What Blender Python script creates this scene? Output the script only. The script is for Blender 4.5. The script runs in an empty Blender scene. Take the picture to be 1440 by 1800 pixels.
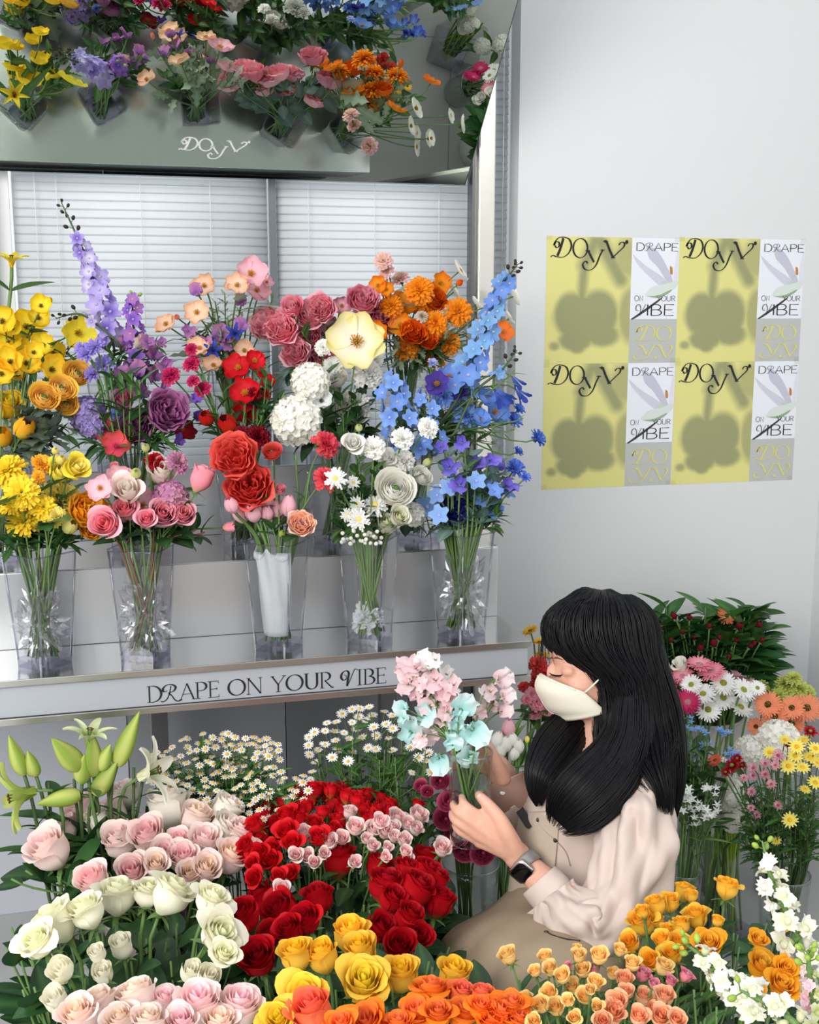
import bpy, bmesh, math, random
from mathutils import Vector, Matrix, Quaternion, noise as mnoise

# ------------------------------------------------------------------ camera, light, exposure
SC = bpy.context.scene
COL = SC.collection
FPX = 1980.0
PITCH, YAW, CAM_H = math.radians(9.88), math.radians(14.66), 1.5
_f = Vector((math.sin(YAW), math.cos(YAW), 0))
RGT = Vector((math.cos(YAW), -math.sin(YAW), 0))
FWD = _f*math.cos(PITCH) - Vector((0, 0, 1))*math.sin(PITCH)
UPV = Vector((0, 0, 1))*math.cos(PITCH) + _f*math.sin(PITCH)
CAM = Vector((0, 0, CAM_H))
cd = bpy.data.cameras.new('camera')
cam = bpy.data.objects.new('camera', cd); COL.objects.link(cam)
cd.sensor_fit = 'HORIZONTAL'; cd.sensor_width = 36.0; cd.lens = FPX/1440*36.0
cd.clip_start = 0.05
m = Matrix.Identity(4)
for i in range(3):
    m[i][0], m[i][1], m[i][2], m[i][3] = RGT[i], UPV[i], -FWD[i], CAM[i]
cam.matrix_world = m
SC.camera = cam

SC.view_settings.view_transform = 'Standard'
SC.view_settings.look = 'None'
SC.view_settings.gamma = 1.0
SC.view_settings.use_curve_mapping = False
SC.view_settings.exposure = 0.8
SC.cycles.use_denoising = True
SC.cycles.transparent_max_bounces = 32
SC.cycles.max_bounces = 8
SC.cycles.caustics_reflective = False
SC.cycles.caustics_refractive = False

W = bpy.data.worlds.new('daylight'); SC.world = W
W.use_nodes = True
wn, wl = W.node_tree.nodes, W.node_tree.links
bg = wn['Background']
tc = wn.new('ShaderNodeTexCoord'); sp = wn.new('ShaderNodeSeparateXYZ'); wl.new(tc.outputs['Generated'], sp.inputs[0])
rp = wn.new('ShaderNodeValToRGB'); wl.new(sp.outputs['Z'], rp.inputs[0])
rp.color_ramp.elements[0].position = 0.0; rp.color_ramp.elements[0].color = (0.50, 0.51, 0.52, 1)
rp.color_ramp.elements[1].position = 0.8; rp.color_ramp.elements[1].color = (0.92, 0.95, 1.0, 1)
wl.new(rp.outputs[0], bg.inputs['Color'])
bg.inputs['Strength'].default_value = 0.72

def area(name, loc, target, size, power, color):
    l = bpy.data.lights.new(name, 'AREA'); l.shape = 'RECTANGLE'
    l.size, l.size_y = size; l.energy = power; l.color = color
    o = bpy.data.objects.new(name, l); COL.objects.link(o)
    o.location = loc
    o.rotation_euler = (Vector(target)-Vector(loc)).to_track_quat('-Z', 'Y').to_euler()
    return o
area('added_front_light', (-1.9, -0.9, 2.5), (0.6, 2.4, 0.9), (2.2, 2.2), 80, (1.0, 0.985, 0.96))  # area light added for front light, as from an assumed unseen window
area('side_daylight', (2.6, -0.6, 2.6), (0.9, 2.4, 1.0), (1.6, 1.6), 30, (1.0, 0.98, 0.95))
area('window_daylight', (0.4, 3.75, 1.9), (0.4, 2.0, 1.6), (1.8, 1.8), 15, (0.93, 0.97, 1.0))

# ------------------------------------------------------------------ pixel helpers (a ray through a pixel meets a plane of the room)
def ray(x, y): return FWD + RGT*((x-720)/FPX) - UPV*((y-900)/FPX)
def at(x, y, d): return CAM + ray(x, y)*d
def onY(x, y, Y):
    r = ray(x, y); return CAM + r*(Y/r.y)
def onZ(x, y, Z):
    r = ray(x, y); return CAM + r*((Z-CAM_H)/r.z)
def depth(p): return (Vector(p)-CAM).dot(FWD)

# ------------------------------------------------------------------ materials
def lin(c):
    return tuple(((v/255.0)/12.92 if v/255.0 <= 0.04045 else ((v/255.0+0.055)/1.055)**2.4) for v in c[:3])
def mat(name, color=(200, 200, 200), rough=0.5, metal=0.0, spec=0.5, **kw):
    M = bpy.data.materials.new(name); M.use_nodes = True
    b = M.node_tree.nodes['Principled BSDF']
    b.inputs['Base Color'].default_value = (*lin(color), 1)
    b.inputs['Roughness'].default_value = rough
    b.inputs['Metallic'].default_value = metal
    b.inputs['Specular IOR Level'].default_value = spec
    for k, v in kw.items(): b.inputs[k].default_value = v
    return M
def add_bump(M, scale=(20, 20, 20), strength=0.2, dist=0.002, detail=3.0, coord='Object', rough_var=None, color_var=None):
    t, l = M.node_tree.nodes, M.node_tree.links
    b = t['Principled BSDF']
    co = t.new('ShaderNodeTexCoord'); mp = t.new('ShaderNodeMapping'); mp.inputs['Scale'].default_value = scale
    nz = t.new('ShaderNodeTexNoise'); nz.inputs['Scale'].default_value = 1.0; nz.inputs['Detail'].default_value = detail
    l.new(co.outputs[coord], mp.inputs[0]); l.new(mp.outputs[0], nz.inputs['Vector'])
    if strength:
        bp = t.new('ShaderNodeBump'); bp.inputs['Strength'].default_value = strength; bp.inputs['Distance'].default_value = dist
        l.new(nz.outputs['Fac'], bp.inputs['Height']); l.new(bp.outputs[0], b.inputs['Normal'])
    if color_var:
        mx = t.new('ShaderNodeMix'); mx.data_type = 'RGBA'
        mx.inputs['A'].default_value = b.inputs['Base Color'].default_value
        mx.inputs['B'].default_value = (*lin(color_var), 1)
        l.new(nz.outputs['Fac'], mx.inputs['Factor']); l.new(mx.outputs['Result'], b.inputs['Base Color'])
    if rough_var:
        mr = t.new('ShaderNodeMapRange'); mr.inputs['To Min'].default_value, mr.inputs['To Max'].default_value = rough_var
        l.new(nz.outputs['Fac'], mr.inputs['Value']); l.new(mr.outputs[0], b.inputs['Roughness'])
    return M
def clear_mat(name, tint, ior=1.45, rough=0.02, gloss=1.0, base=0.0):
    """thin clear plastic or glass: passes light with a tint, mirrors by the Fresnel angle"""
    M = bpy.data.materials.new(name); M.use_nodes = True
    t, l = M.node_tree.nodes, M.node_tree.links
    for n in list(t): t.remove(n)
    out = t.new('ShaderNodeOutputMaterial'); mx = t.new('ShaderNodeMixShader')
    tr = t.new('ShaderNodeBsdfTransparent'); tr.inputs[0].default_value = (*tint, 1)
    gl = t.new('ShaderNodeBsdfGlossy'); gl.inputs['Roughness'].default_value = rough
    f0 = ((ior-1)/(ior+1))**2
    lw = t.new('ShaderNodeLayerWeight'); lw.inputs['Blend'].default_value = 0.5
    pw = t.new('ShaderNodeMath'); pw.operation = 'POWER'; pw.inputs[1].default_value = 4.0
    ma = t.new('ShaderNodeMath'); ma.operation = 'MULTIPLY_ADD'; ma.use_clamp = True
    ma.inputs[1].default_value = gloss*(1-f0)*0.9; ma.inputs[2].default_value = base+f0*gloss
    l.new(lw.outputs['Facing'], pw.inputs[0]); l.new(pw.outputs[0], ma.inputs[0]); l.new(ma.outputs[0], mx.inputs[0])
    l.new(tr.outputs[0], mx.inputs[1]); l.new(gl.outputs[0], mx.inputs[2]); l.new(mx.outputs[0], out.inputs[0])
    return M
def attr_mat(name, rough=0.5, trans=0.25, spec=0.3, var=0.10, sheen=0.0):
    """plant tissue: its own pigment sits in the colour attribute 'Col'; some light passes through"""
    M = bpy.data.materials.new(name); M.use_nodes = True
    t, l = M.node_tree.nodes, M.node_tree.links
    b = t['Principled BSDF']; out = t['Material Output']
    a = t.new('ShaderNodeVertexColor'); a.layer_name = 'Col'
    oi = t.new('ShaderNodeObjectInfo')
    mr = t.new('ShaderNodeMapRange'); mr.inputs['To Min'].default_value = 1-var; mr.inputs['To Max'].default_value = 1+var
    hs = t.new('ShaderNodeHueSaturation')
    l.new(oi.outputs['Random'], mr.inputs['Value']); l.new(mr.outputs[0], hs.inputs['Value']); l.new(a.outputs['Color'], hs.inputs['Color'])
    l.new(hs.outputs[0], b.inputs['Base Color'])
    b.inputs['Roughness'].default_value = rough; b.inputs['Specular IOR Level'].default_value = spec
    if trans:
        tl = t.new('ShaderNodeBsdfTranslucent'); l.new(hs.outputs[0], tl.inputs['Color'])
        mx = t.new('ShaderNodeMixShader'); mx.inputs[0].default_value = trans
        l.new(b.outputs[0], mx.inputs[1]); l.new(tl.outputs[0], mx.inputs[2]); l.new(mx.outputs[0], out.inputs['Surface'])
    return M
PETAL = attr_mat('petal_tissue', 0.55, 0.30, 0.25, 0.08)
LEAF = attr_mat('leaf_tissue', 0.42, 0.16, 0.45, 0.18)
STEM = attr_mat('stem_tissue', 0.5, 0.0, 0.4, 0.15)
WALL = add_bump(mat('white_wall_paint', (219, 221, 221), 0.75, spec=0.2), (60, 60, 60), 0.05, 0.001)
FLOOR = mat('grey_floor_tile', (206, 205, 203), 0.35)
STEEL = add_bump(mat('brushed_steel', (208, 209, 210), 0.34, 1.0), (3, 3, 300), 0.05, 0.001, 2.0)
STEEL_TOP = add_bump(mat('brushed_steel_tread', (200, 200, 199), 0.17, 1.0), (4, 300, 4), 0.025, 0.001, 2.0)
STEEL_EDGE = add_bump(mat('polished_steel_edge', (205, 203, 198), 0.32, 1.0), (30, 30, 5), 0.06, 0.002, 2.0)
PANEL = mat('satin_white_panel', (170, 174, 180), 0.45)
GREYPANEL = add_bump(mat('grey_metal_panel', (176, 178, 182), 0.42, 0.3), (3, 3, 3), 0.02, 0.001)
MIRROR = mat('mirror_glass', (228, 236, 228), 0.0, 1.0)
MIRROR_EDGE = mat('mirror_edge', (70, 78, 76), 0.3)
INK = mat('black_ink', (22, 22, 30), 0.6)
WHITE_INK = mat('white_vinyl', (245, 247, 247), 0.5)
YELLOW_INK = mat('pale_yellow_ink', (214, 208, 130), 0.7)
SLAT = attr_mat('blind_slat', 0.5, 0.34, 0.3, 0.0)
CORD = mat('white_cord', (236, 238, 240), 0.6)
FRAME_GREY = mat('grey_mullion', (112, 118, 124), 0.5)
ACRYL = clear_mat('clear_acrylic', (0.972, 0.974, 0.982), 1.45, 0.015, 0.8, 0.0)
ACRYL_BASE = clear_mat('thick_acrylic_base', (0.78, 0.78, 0.85), 1.45, 0.04, 1.0, 0.03)
ACRYL_EDGE = clear_mat('acrylic_corner', (0.72, 0.73, 0.80), 1.5, 0.03, 1.3, 0.10)
GLASS = clear_mat('clear_glass', (0.94, 0.96, 0.95), 1.45, 0.01, 1.0, 0.004)
WATER = clear_mat('water', (0.93, 0.95, 0.94), 1.33, 0.0, 1.0, 0.0)
CELLO = clear_mat('cellophane', (0.965, 0.965, 0.97), 1.45, 0.06, 1.5, 0.10)
PAPER = mat('white_tissue_paper', (240, 244, 246), 0.7)
_t, _l = PAPER.node_tree.nodes, PAPER.node_tree.links
_m = _t.new('ShaderNodeMixShader'); _m.inputs[0].default_value = 0.45; _tr = _t.new('ShaderNodeBsdfTransparent')
_l.new(_tr.outputs[0], _m.inputs[1]); _l.new(_t['Principled BSDF'].outputs[0], _m.inputs[2]); _l.new(_m.outputs[0], _t['Material Output'].inputs['Surface'])

# ------------------------------------------------------------------ mesh helpers
class MB:
    def __init__(s): s.v = []; s.f = []; s.c = []
    def add(s, verts, faces, col=(1, 1, 1)):
        n = len(s.v)
        s.v.extend([tuple(p) for p in verts])
        if isinstance(col, list): s.c.extend(col)
        else: s.c.extend([col]*len(verts))
        s.f.extend([tuple(i+n for i in f) for f in faces])
    def join(s, o, M=None):
        n = len(s.v)
        s.v.extend([tuple(M @ Vector(p)) for p in o.v] if M is not None else o.v)
        s.c.extend(o.c); s.f.extend([tuple(i+n for i in f) for f in o.f])
    def mesh(s, name, material, smooth=True):
        me = bpy.data.meshes.new(name)
        me.from_pydata(s.v, [], s.f)
        if smooth: me.shade_smooth()
        a = me.color_attributes.new('Col', 'FLOAT_COLOR', 'POINT')
        flat = []
        for c in s.c: flat.extend((c[0], c[1], c[2], 1.0))
        a.data.foreach_set('color', flat)
        me.materials.append(material)
        me.update()
        return me
    def box(s, lo, hi, col=(1, 1, 1)):
        x0, y0, z0 = lo; x1, y1, z1 = hi
        s.add([(x0,y0,z0),(x1,y0,z0),(x1,y1,z0),(x0,y1,z0),(x0,y0,z1),(x1,y0,z1),(x1,y1,z1),(x0,y1,z1)],
              [(0,3,2,1),(4,5,6,7),(0,1,5,4),(1,2,6,5),(2,3,7,6),(3,0,4,7)], col)
    def tube(s, pts, radii, sides=6, col=(1, 1, 1), cap=True, flat=1.0, ref=None):
        pts = [Vector(p) for p in pts]; n = len(pts)
        if not isinstance(radii, (list, tuple)): radii = [radii]*n
        prev = None; vs = []; cs = []
        for i, p in enumerate(pts):
            tg = (pts[min(i+1, n-1)] - pts[max(i-1, 0)])
            if tg.length < 1e-9: tg = Vector((0, 0, 1))
            tg.normalize()
            if prev is None:
                a = Vector(ref) if ref is not None else (Vector((0, 0, 1)) if abs(tg.z) < 0.9 else Vector((1, 0, 0)))
            else: a = prev
            u = a - tg*a.dot(tg)
            if u.length < 1e-6: u = tg.orthogonal()
            u.normalize(); w = tg.cross(u); prev = u
            for k in range(sides):
                an = 2*math.pi*k/sides
                vs.append(p + u*(math.cos(an)*radii[i]) + w*(math.sin(an)*radii[i]*flat))
                cs.append(col[i] if isinstance(col, list) else col)
        fs = []
        for i in range(n-1):
            for k in range(sides):
                a, b = i*sides+k, i*sides+(k+1) % sides
                fs.append((a, b, b+sides, a+sides))
        if cap:
            fs.append(tuple(range(sides-1, -1, -1))); fs.append(tuple(range((n-1)*sides, n*sides)))
        s.add(vs, fs, cs)
    def ball(s, c, r, col=(1, 1, 1), nu=8, nv=6, M=None):
        c = Vector(c); r = Vector(r) if not isinstance(r, (int, float)) else Vector((r, r, r))
        vs = []; fs = []
        def T(p):
            p = Vector((p[0]*r.x, p[1]*r.y, p[2]*r.z))
            if M is not None: p = M @ p
            return c+p
        vs.append(T((0, 0, 1)))
        for j in range(1, nv):
            th = math.pi*j/nv
            for i in range(nu):
                ph = 2*math.pi*i/nu
                vs.append(T((math.sin(th)*math.cos(ph), math.sin(th)*math.sin(ph), math.cos(th))))
        vs.append(T((0, 0, -1)))
        for i in range(nu): fs.append((0, 1+i, 1+(i+1) % nu))
        for j in range(nv-2):
            for i in range(nu):
                a, b = 1+j*nu+i, 1+j*nu+(i+1) % nu
                fs.append((a, a+nu, b+nu, b))
        L = len(vs)-1; o = 1+(nv-2)*nu
        for i in range(nu): fs.append((o+i, L, o+(i+1) % nu))
        s.add(vs, fs, col)
    def grid(s, fn, nu, nv, cfn=None, closed_u=False):
        vs = []; cs = []; fs = []
        for j in range(nv+1):
            for i in range(nu if closed_u else nu+1):
                u, v = i/nu, j/nv
                vs.append(fn(u, v)); cs.append(cfn(u, v) if callable(cfn) else (cfn or (1, 1, 1)))
        w = nu if closed_u else nu+1
        for j in range(nv):
            for i in range(nu):
                a, b = j*w+i, j*w+(i+1) % w
                fs.append((a, b, b+w, a+w))
        s.add(vs, fs, cs)

def link(name, me, parent=None, loc=None):
    o = bpy.data.objects.new(name, me); COL.objects.link(o)
    if parent is not None: o.parent = parent
    if loc is not None: o.location = loc
    return o
def build(mb, name, material, parent=None, smooth=True, loc=None):
    return link(name, mb.mesh(name, material, smooth), parent, loc)
def tag(o, label, cat, group=None):
    o['label'] = label; o['category'] = cat
    if group: o['group'] = group
    return o
def thing(name, label, cat, loc=(0, 0, 0), group=None, rotz=0.0):
    o = bpy.data.objects.new(name, None); COL.objects.link(o)
    o.empty_display_size = 0.02
    o.location = loc; o.rotation_euler = (0, 0, rotz)
    return tag(o, label, cat, group)
def structure(o):
    o['kind'] = 'structure'; return o
def bevel(o, w, seg=2):
    b = o.modifiers.new('bevel', 'BEVEL'); b.width = w; b.segments = seg; b.limit_method = 'ANGLE'
    return o
def clamp(x, a=0.0, b=1.0): return max(a, min(b, x))
def mixc(a, b, t): t = clamp(t); return tuple(a[i]+(b[i]-a[i])*t for i in range(3))
def bez(p0, p1, p2, p3, n):
    out = []
    for i in range(n+1):
        t = i/n; s = 1-t
        out.append(p0*(s*s*s)+p1*(3*s*s*t)+p2*(3*s*t*t)+p3*(t*t*t))
    return out
def cat(pts, n=8):
    """smooth curve through points (Catmull-Rom); points may have any length"""
    P = [tuple(p) for p in pts]; out = []
    for i in range(len(P)-1):
        a, b, c, d = P[max(i-1, 0)], P[i], P[i+1], P[min(i+2, len(P)-1)]
        for k in range(n):
            t = k/n
            out.append(tuple(0.5*((2*b[j])+(-a[j]+c[j])*t+(2*a[j]-5*b[j]+4*c[j]-d[j])*t*t+(-a[j]+3*b[j]-3*c[j]+d[j])*t**3) for j in range(len(b))))
    out.append(P[-1]); return out

# ================================================================== THE ROOM
YW = 2.90            # face of the window wall; posters hang on it
XR = 2.02            # right-hand wall
WX0, WX1 = -0.266, 1.055   # window opening
SILL = 1.06
mb = MB(); mb.box((-4.0, -3.0, -0.05), (XR+0.1, YW+0.2, 0.0))
fl = structure(build(mb, 'floor', FLOOR, smooth=False))
t, l = FLOOR.node_tree.nodes, FLOOR.node_tree.links
co = t.new('ShaderNodeTexCoord'); mp = t.new('ShaderNodeMapping'); mp.inputs['Location'].default_value = (0.10, 0.16, 0)
br = t.new('ShaderNodeTexBrick'); br.offset = 0.5
br.inputs['Color1'].default_value = (*lin((190, 189, 187)), 1); br.inputs['Color2'].default_value = (*lin((186, 186, 184)), 1)
br.inputs['Mortar'].default_value = (*lin((140, 138, 136)), 1)
br.inputs['Scale'].default_value = 1.0; br.inputs['Mortar Size'].default_value = 0.0022
br.inputs['Brick Width'].default_value = 0.6; br.inputs['Row Height'].default_value = 0.6
l.new(co.outputs['Object'], mp.inputs[0]); l.new(mp.outputs[0], br.inputs['Vector'])
l.new(br.outputs['Color'], t['Principled BSDF'].inputs['Base Color'])

mb = MB()
T = 0.22
mb.box((WX1, YW, 0), (XR, YW+T, 3.2))
mb.box((-4.0, YW, 0), (WX0, YW+T, 3.2))
mb.box((WX0, YW, 0), (WX1, YW+T, SILL))
mb.box((WX0, YW, 2.75), (WX1, YW+T, 3.2))
structure(build(mb, 'wall_back', WALL, smooth=False))
mb = MB(); mb.box((XR, -3.0, 0), (XR+0.12, YW+T, 3.2))
structure(build(mb, 'wall_right', WALL, smooth=False))
mb = MB(); mb.box((WX1, YW-0.012, 0.0), (XR-0.002, YW-0.001, 0.07))
structure(build(mb, 'baseboard_back', mat('white_baseboard', (214, 216, 217), 0.5), smooth=False))
# window frame in the opening
win = bpy.data.objects.new('window_1', None); COL.objects.link(win); structure(win)
YG = YW+0.15
mb = MB()
for x0, x1 in ((WX0, WX0+0.02), (WX1-0.03, WX1)): mb.box((x0, YG-0.03, SILL), (x1, YG+0.03, 2.75))
mb.box((WX0, YG-0.03, SILL), (WX1, YG+0.03, SILL+0.04)); mb.box((WX0, YG-0.03, 2.71), (WX1, YG+0.03, 2.75))
structure(bevel(build(mb, 'window_frame', FRAME_GREY, win, smooth=False), 0.004))
mb = MB(); mb.box((WX0+0.02, YG-0.004, SILL+0.04), (WX1-0.03, YG+0.004, 2.71))
structure(build(mb, 'window_pane', clear_mat('window_glass', (0.96, 0.97, 0.97)), win, smooth=False))
# grey mullion between the two blinds
YB = YW+0.075
mb = MB(); mb.box((0.403, YB-0.02, SILL), (0.421, YB+0.06, 2.75))
structure(build(mb, 'window_mullion', FRAME_GREY, win, smooth=False))
mb = MB(); mb.box((-0.2655, YB-0.03, SILL), (-0.224, YB+0.06, 2.75))
structure(build(mb, 'window_jamb', mat('white_jamb', (225, 226, 226), 0.5), win, smooth=False))

def blind(x0, x1, label, cords, wand=None):
    r = thing('venetian_blind', label, 'blind', ((x0+x1)/2, YB, 1.1), 'white venetian blinds in the window')
    cx = (x0+x1)/2; mb = MB(); pitch = 0.0206; z = 1.09; k = 0
    wcol = lin((229, 232, 234))
    while z < 2.70:
        def fn(u, v, z=z):
            a = (v-0.5)*0.0232
            bow = 0.0013*(1-(2*v-1)**2)
            return (x0-cx+u*(x1-x0), a*0.34-bow, z-1.1+a*0.95 + 0.0007*math.sin(k*1.7+u*5))
        mb.grid(fn, 1, 5, wcol); z += pitch; k += 1
    o = build(mb, 'slats', SLAT, r)
    sol = o.modifiers.new('thickness', 'SOLIDIFY'); sol.thickness = 0.0006
    for c in cords:
        mb = MB(); mb.tube([(c-cx, -0.0165, -0.02), (c-cx, -0.0165, 1.6)], 0.0010, 5)
        build(mb, 'ladder_cord', CORD, r)
    mb = MB(); mb.box((x0-cx, -0.013, -0.035), (x1-cx, 0.013, -0.016)); bevel(build(mb, 'bottom_rail', CORD, r, smooth=False), 0.004)
    mb = MB(); mb.box((x0-cx, -0.02, 1.60), (x1-cx, 0.03, 1.64)); bevel(build(mb, 'head_rail', CORD, r, smooth=False), 0.004)
    if wand:
        mb = MB(); mb.tube([(wand-cx, -0.024, 0.10), (wand-cx, -0.024, 1.59)], 0.0028, 8)
        build(mb, 'tilt_wand', clear_mat('wand_plastic', (0.9, 0.9, 0.92), 1.45, 0.1, 1.5, 0.25), r)
blind(-0.218, 0.400, 'white venetian blind left of the grey mullion', (-0.165, -0.115, 0.085, 0.255))
blind(0.424, 1.050, 'white venetian blind between grey mullion and white wall', (0.505, 0.68, 0.855), 1.03)

# steel posts carrying the mirror
def post(x0, x1, label):
    r = thing('steel_post', label, 'post', ((x0+x1)/2, YW-0.012, 0), None)
    w = (x1-x0)/2
    mb = MB(); mb.box((-w, -0.045, 0.0), (w, 0.01, 2.9)); bevel(build(mb, 'upright', mat('post_steel', (226, 222, 214), 0.22, 0.9), r, smooth=False), 0.003)
    mb = MB(); mb.box((-w-0.013, -0.03, 0.0), (-w-0.0005, 0.012, 2.9)); build(mb, 'reflection_strip', mat('post_reflection', (120, 120, 118), 0.25, 1.0), r, smooth=False)  # dark strip standing in for a reflection beside the upright
    mb = MB(); mb.box((-w-0.03, -0.055, 0.0), (w+0.03, 0.011, 0.012)); build(mb, 'foot_plate', STEEL_EDGE, r, smooth=False)
post(0.928, 0.972, 'tall bright steel post right of the mirror by the wall')

# tilted mirror over the shelves
MT = math.radians(42.9)
MB0 = Vector((0.905, 2.895, 1.833))
md = Vector((0, -math.cos(MT), math.sin(MT))); mn = Vector((0, -math.sin(MT), -math.cos(MT)))
mir = thing('tilted_mirror', 'large tilted mirror hanging above the stepped flower shelf', 'mirror', (MB0.x-0.62, MB0.y, MB0.z))
def mirror_slab(mb, x0, x1, s0, s1, d0, d1):
    vs = []
    for x in (x0, x1):
        for s_ in (s0, s1):
            for d_ in (d0, d1): vs.append(Vector((x, 0, 0)) + md*s_ + mn*d_)
    mb.add(vs, [(0,1,3,2),(4,6,7,5),(0,4,5,1),(2,3,7,6),(0,2,6,4),(1,5,7,3)])
mb = MB(); mirror_slab(mb, -0.86, 0.62, 0.003, 1.05, -0.003, 0.0); build(mb, 'mirror_plate', MIRROR, mir, smooth=False)
mb = MB(); mirror_slab(mb, -0.863, 0.623, 0.0, 1.053, -0.022, -0.0032); build(mb, 'backing_board', MIRROR_EDGE, mir, smooth=False)
for x in (-0.80, 0.585):
    mb = MB(); mb.tube([Vector((x, 0, 0))+md*0.06-mn*0.02, Vector((x, 0.0, 0.13))], 0.006, 8)
    build(mb, 'bracket', STEEL_EDGE, mir)

# ------------------------------------------------------------------ lettering drawn as broad-nib strokes
def arc(cx, cy, rx, ry, a0, a1, n=18):
    return [(cx+rx*math.cos(math.radians(a0+(a1-a0)*i/n)), cy+ry*math.sin(math.radians(a0+(a1-a0)*i/n))) for i in range(n+1)]
# each glyph: advance, list of (points, width or 'c' for contrast)
GL = {
 'D': (0.80, [([(0.12,0),(0.12,1)],.075), ([(0.0,1),(0.30,1)],.03), ([(0.0,0),(0.30,0)],.03), (arc(0.28,0.5,0.44,0.5,90,-90),'c')]),
 'A': (0.82, [([(0.06,0),(0.40,1)],.032), ([(0.40,1),(0.74,0)],.078), ([(0.18,0.34),(0.62,0.34)],.03), ([(-.02,0),(.14,0)],.03), ([(.64,0),(.84,0)],.03)]),
 'P': (0.66, [([(0.12,0),(0.12,1)],.075), ([(0,1),(.3,1)],.03), ([(0,0),(.26,0)],.03), (arc(0.30,0.74,0.28,0.26,90,-90),'c'), ([(.12,.48),(.3,.48)],.03)]),
 'E': (0.62, [([(0.12,0),(0.12,1)],.075), ([(0,1),(.55,1),(.55,.86)],.032), ([(0,0),(.57,0),(.57,.15)],.032), ([(.12,.52),(.46,.52)],.03), ([(.46,.45),(.46,.6)],.03)]),
 'O': (0.98, [(arc(0.46,0.5,0.43,0.5,0,360,36),'c')]),
 'N': (0.88, [([(0.10,0),(0.10,1)],.032), ([(0.10,1),(0.74,0)],.08), ([(0.74,0),(0.74,1)],.032), ([(0,1),(.2,1)],.03), ([(.0,0),(.2,0)],.03), ([(.64,1),(.84,1)],.03)]),
 'Y': (0.80, [([(0.06,1),(0.38,.46)],.078), ([(0.72,1),(0.38,.46)],.032), ([(.38,.48),(.38,0)],.075), ([(-.02,1),(.18,1)],.03), ([(.6,1),(.8,1)],.03), ([(.26,0),(.52,0)],.03)]),
 'U': (0.84, [([(.12,1),(.12,.34)]+arc(.41,.34,.29,.34,180,360)+[(.70,1)],'c'), ([(0,1),(.25,1)],.03), ([(.6,1),(.8,1)],.03)]),
 'R': (0.74, [([(0.12,0),(0.12,1)],.075), ([(0,1),(.3,1)],.03), ([(0,0),(.26,0)],.03), (arc(0.30,0.74,0.27,0.26,90,-90),'c'), ([(.28,.48),(.66,0),(.76,0)],.07)]),
 'I': (0.36, [([(0.16,0),(0.16,1)],.075), ([(.04,1),(.28,1)],.03), ([(.04,0),(.28,0)],.03)]),
 'B': (0.70, [([(0.12,0),(0.12,1)],.075), ([(0,1),(.3,1)],.03), ([(0,0),(.3,0)],.03), (arc(0.30,0.76,0.24,0.24,90,-90),'c'), (arc(0.30,0.26,0.32,0.26,90,-90),'c')]),
 'r': (0.84, [(cat([(.22,.62),(.05,.60),(.02,.80),(.20,.99),(.48,1.0),(.66,.84),(.56,.60),(.30,.50)],6),'c'), (cat([(.42,.92),(.36,.55),(.22,.15),(.02,-.02),(-.12,.02)],6),.05), (cat([(.30,.50),(.46,.30),(.62,.02),(.80,-.06),(.95,.04)],6),.06)]),
 'v': (0.88, [(cat([(.30,.46),(.14,.40),(.02,.58),(.08,.86),(.30,1.0),(.44,.84),(.40,.5),(.34,.0)],6),'c'), (cat([(.34,0),(.50,.34),(.66,.80),(.78,1.06),(.92,1.0)],6),.035), (cat([(.30,.46),(.30,.66),(.18,.74)],5),.03)]),
 ' ': (0.42, []),
}
SAN = {
 'D': (0.78, [([(0.08,0),(0.08,1),(.34,1)]+arc(0.34,0.5,0.36,0.5,90,-90)+[(.08,0)],.05)]),
 'R': (0.74, [(cat([(.26,.62),(.08,.6),(.06,.82),(.26,1.0),(.52,.98),(.62,.78),(.48,.56),(.28,.5)],5),.03), (cat([(.40,.94),(.32,.5),(.16,.06),(0,.0)],5),.03), (cat([(.28,.5),(.46,.2),(.66,0)],5),.03)]),
 'A': (0.78, [([(0.03,0),(0.37,1),(.71,0)],.05), ([(.15,.34),(.59,.34)],.05)]),
 'P': (0.68, [([(0.08,0),(0.08,1),(.36,1)]+arc(.36,.74,.26,.26,90,-90)+[(.08,.48)],.05)]),
 'E': (0.64, [([(.58,1),(.08,1),(.08,0),(.58,0)],.05), ([(.08,.52),(.5,.52)],.05)]),
 'O': (0.94, [(arc(.46,.5,.40,.5,0,360,28),.05)]),
 'N': (0.80, [([(.08,0),(.08,1),(.66,0),(.66,1)],.05)]),
 'Y': (0.72, [([(.04,1),(.36,.46)],.05), ([(.68,1),(.36,.46),(.36,0)],.05)]),
 'U': (0.78, [([(.08,1),(.08,.32)]+arc(.37,.32,.29,.32,180,360)+[(.66,1)],.05)]),
 'Q': (0.68, [([(0.08,0),(0.08,1),(.34,1)]+arc(.34,.74,.25,.26,90,-90)+[(.08,.48)],.05), ([(.34,.48),(.64,0)],.05)]),
 'V': (0.66, [(cat([(.20,.42),(.06,.5),(.08,.85),(.26,.95),(.34,.6),(.30,0)],5),.03), (cat([(.30,0),(.46,.5),(.62,1.0)],5),.02)]),
 'I': (0.22, [([(.1,0),(.1,1)],.05)]),
 'B': (0.72, [([(.08,0),(.08,1),(.36,1)]+arc(.36,.76,.22,.24,90,-90)+[(.08,.52)],.05), ([(.36,.52)]+arc(.36,.26,.27,.26,90,-90)+[(.08,0)],.05)]),
 ' ': (0.3, []),
}
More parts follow.
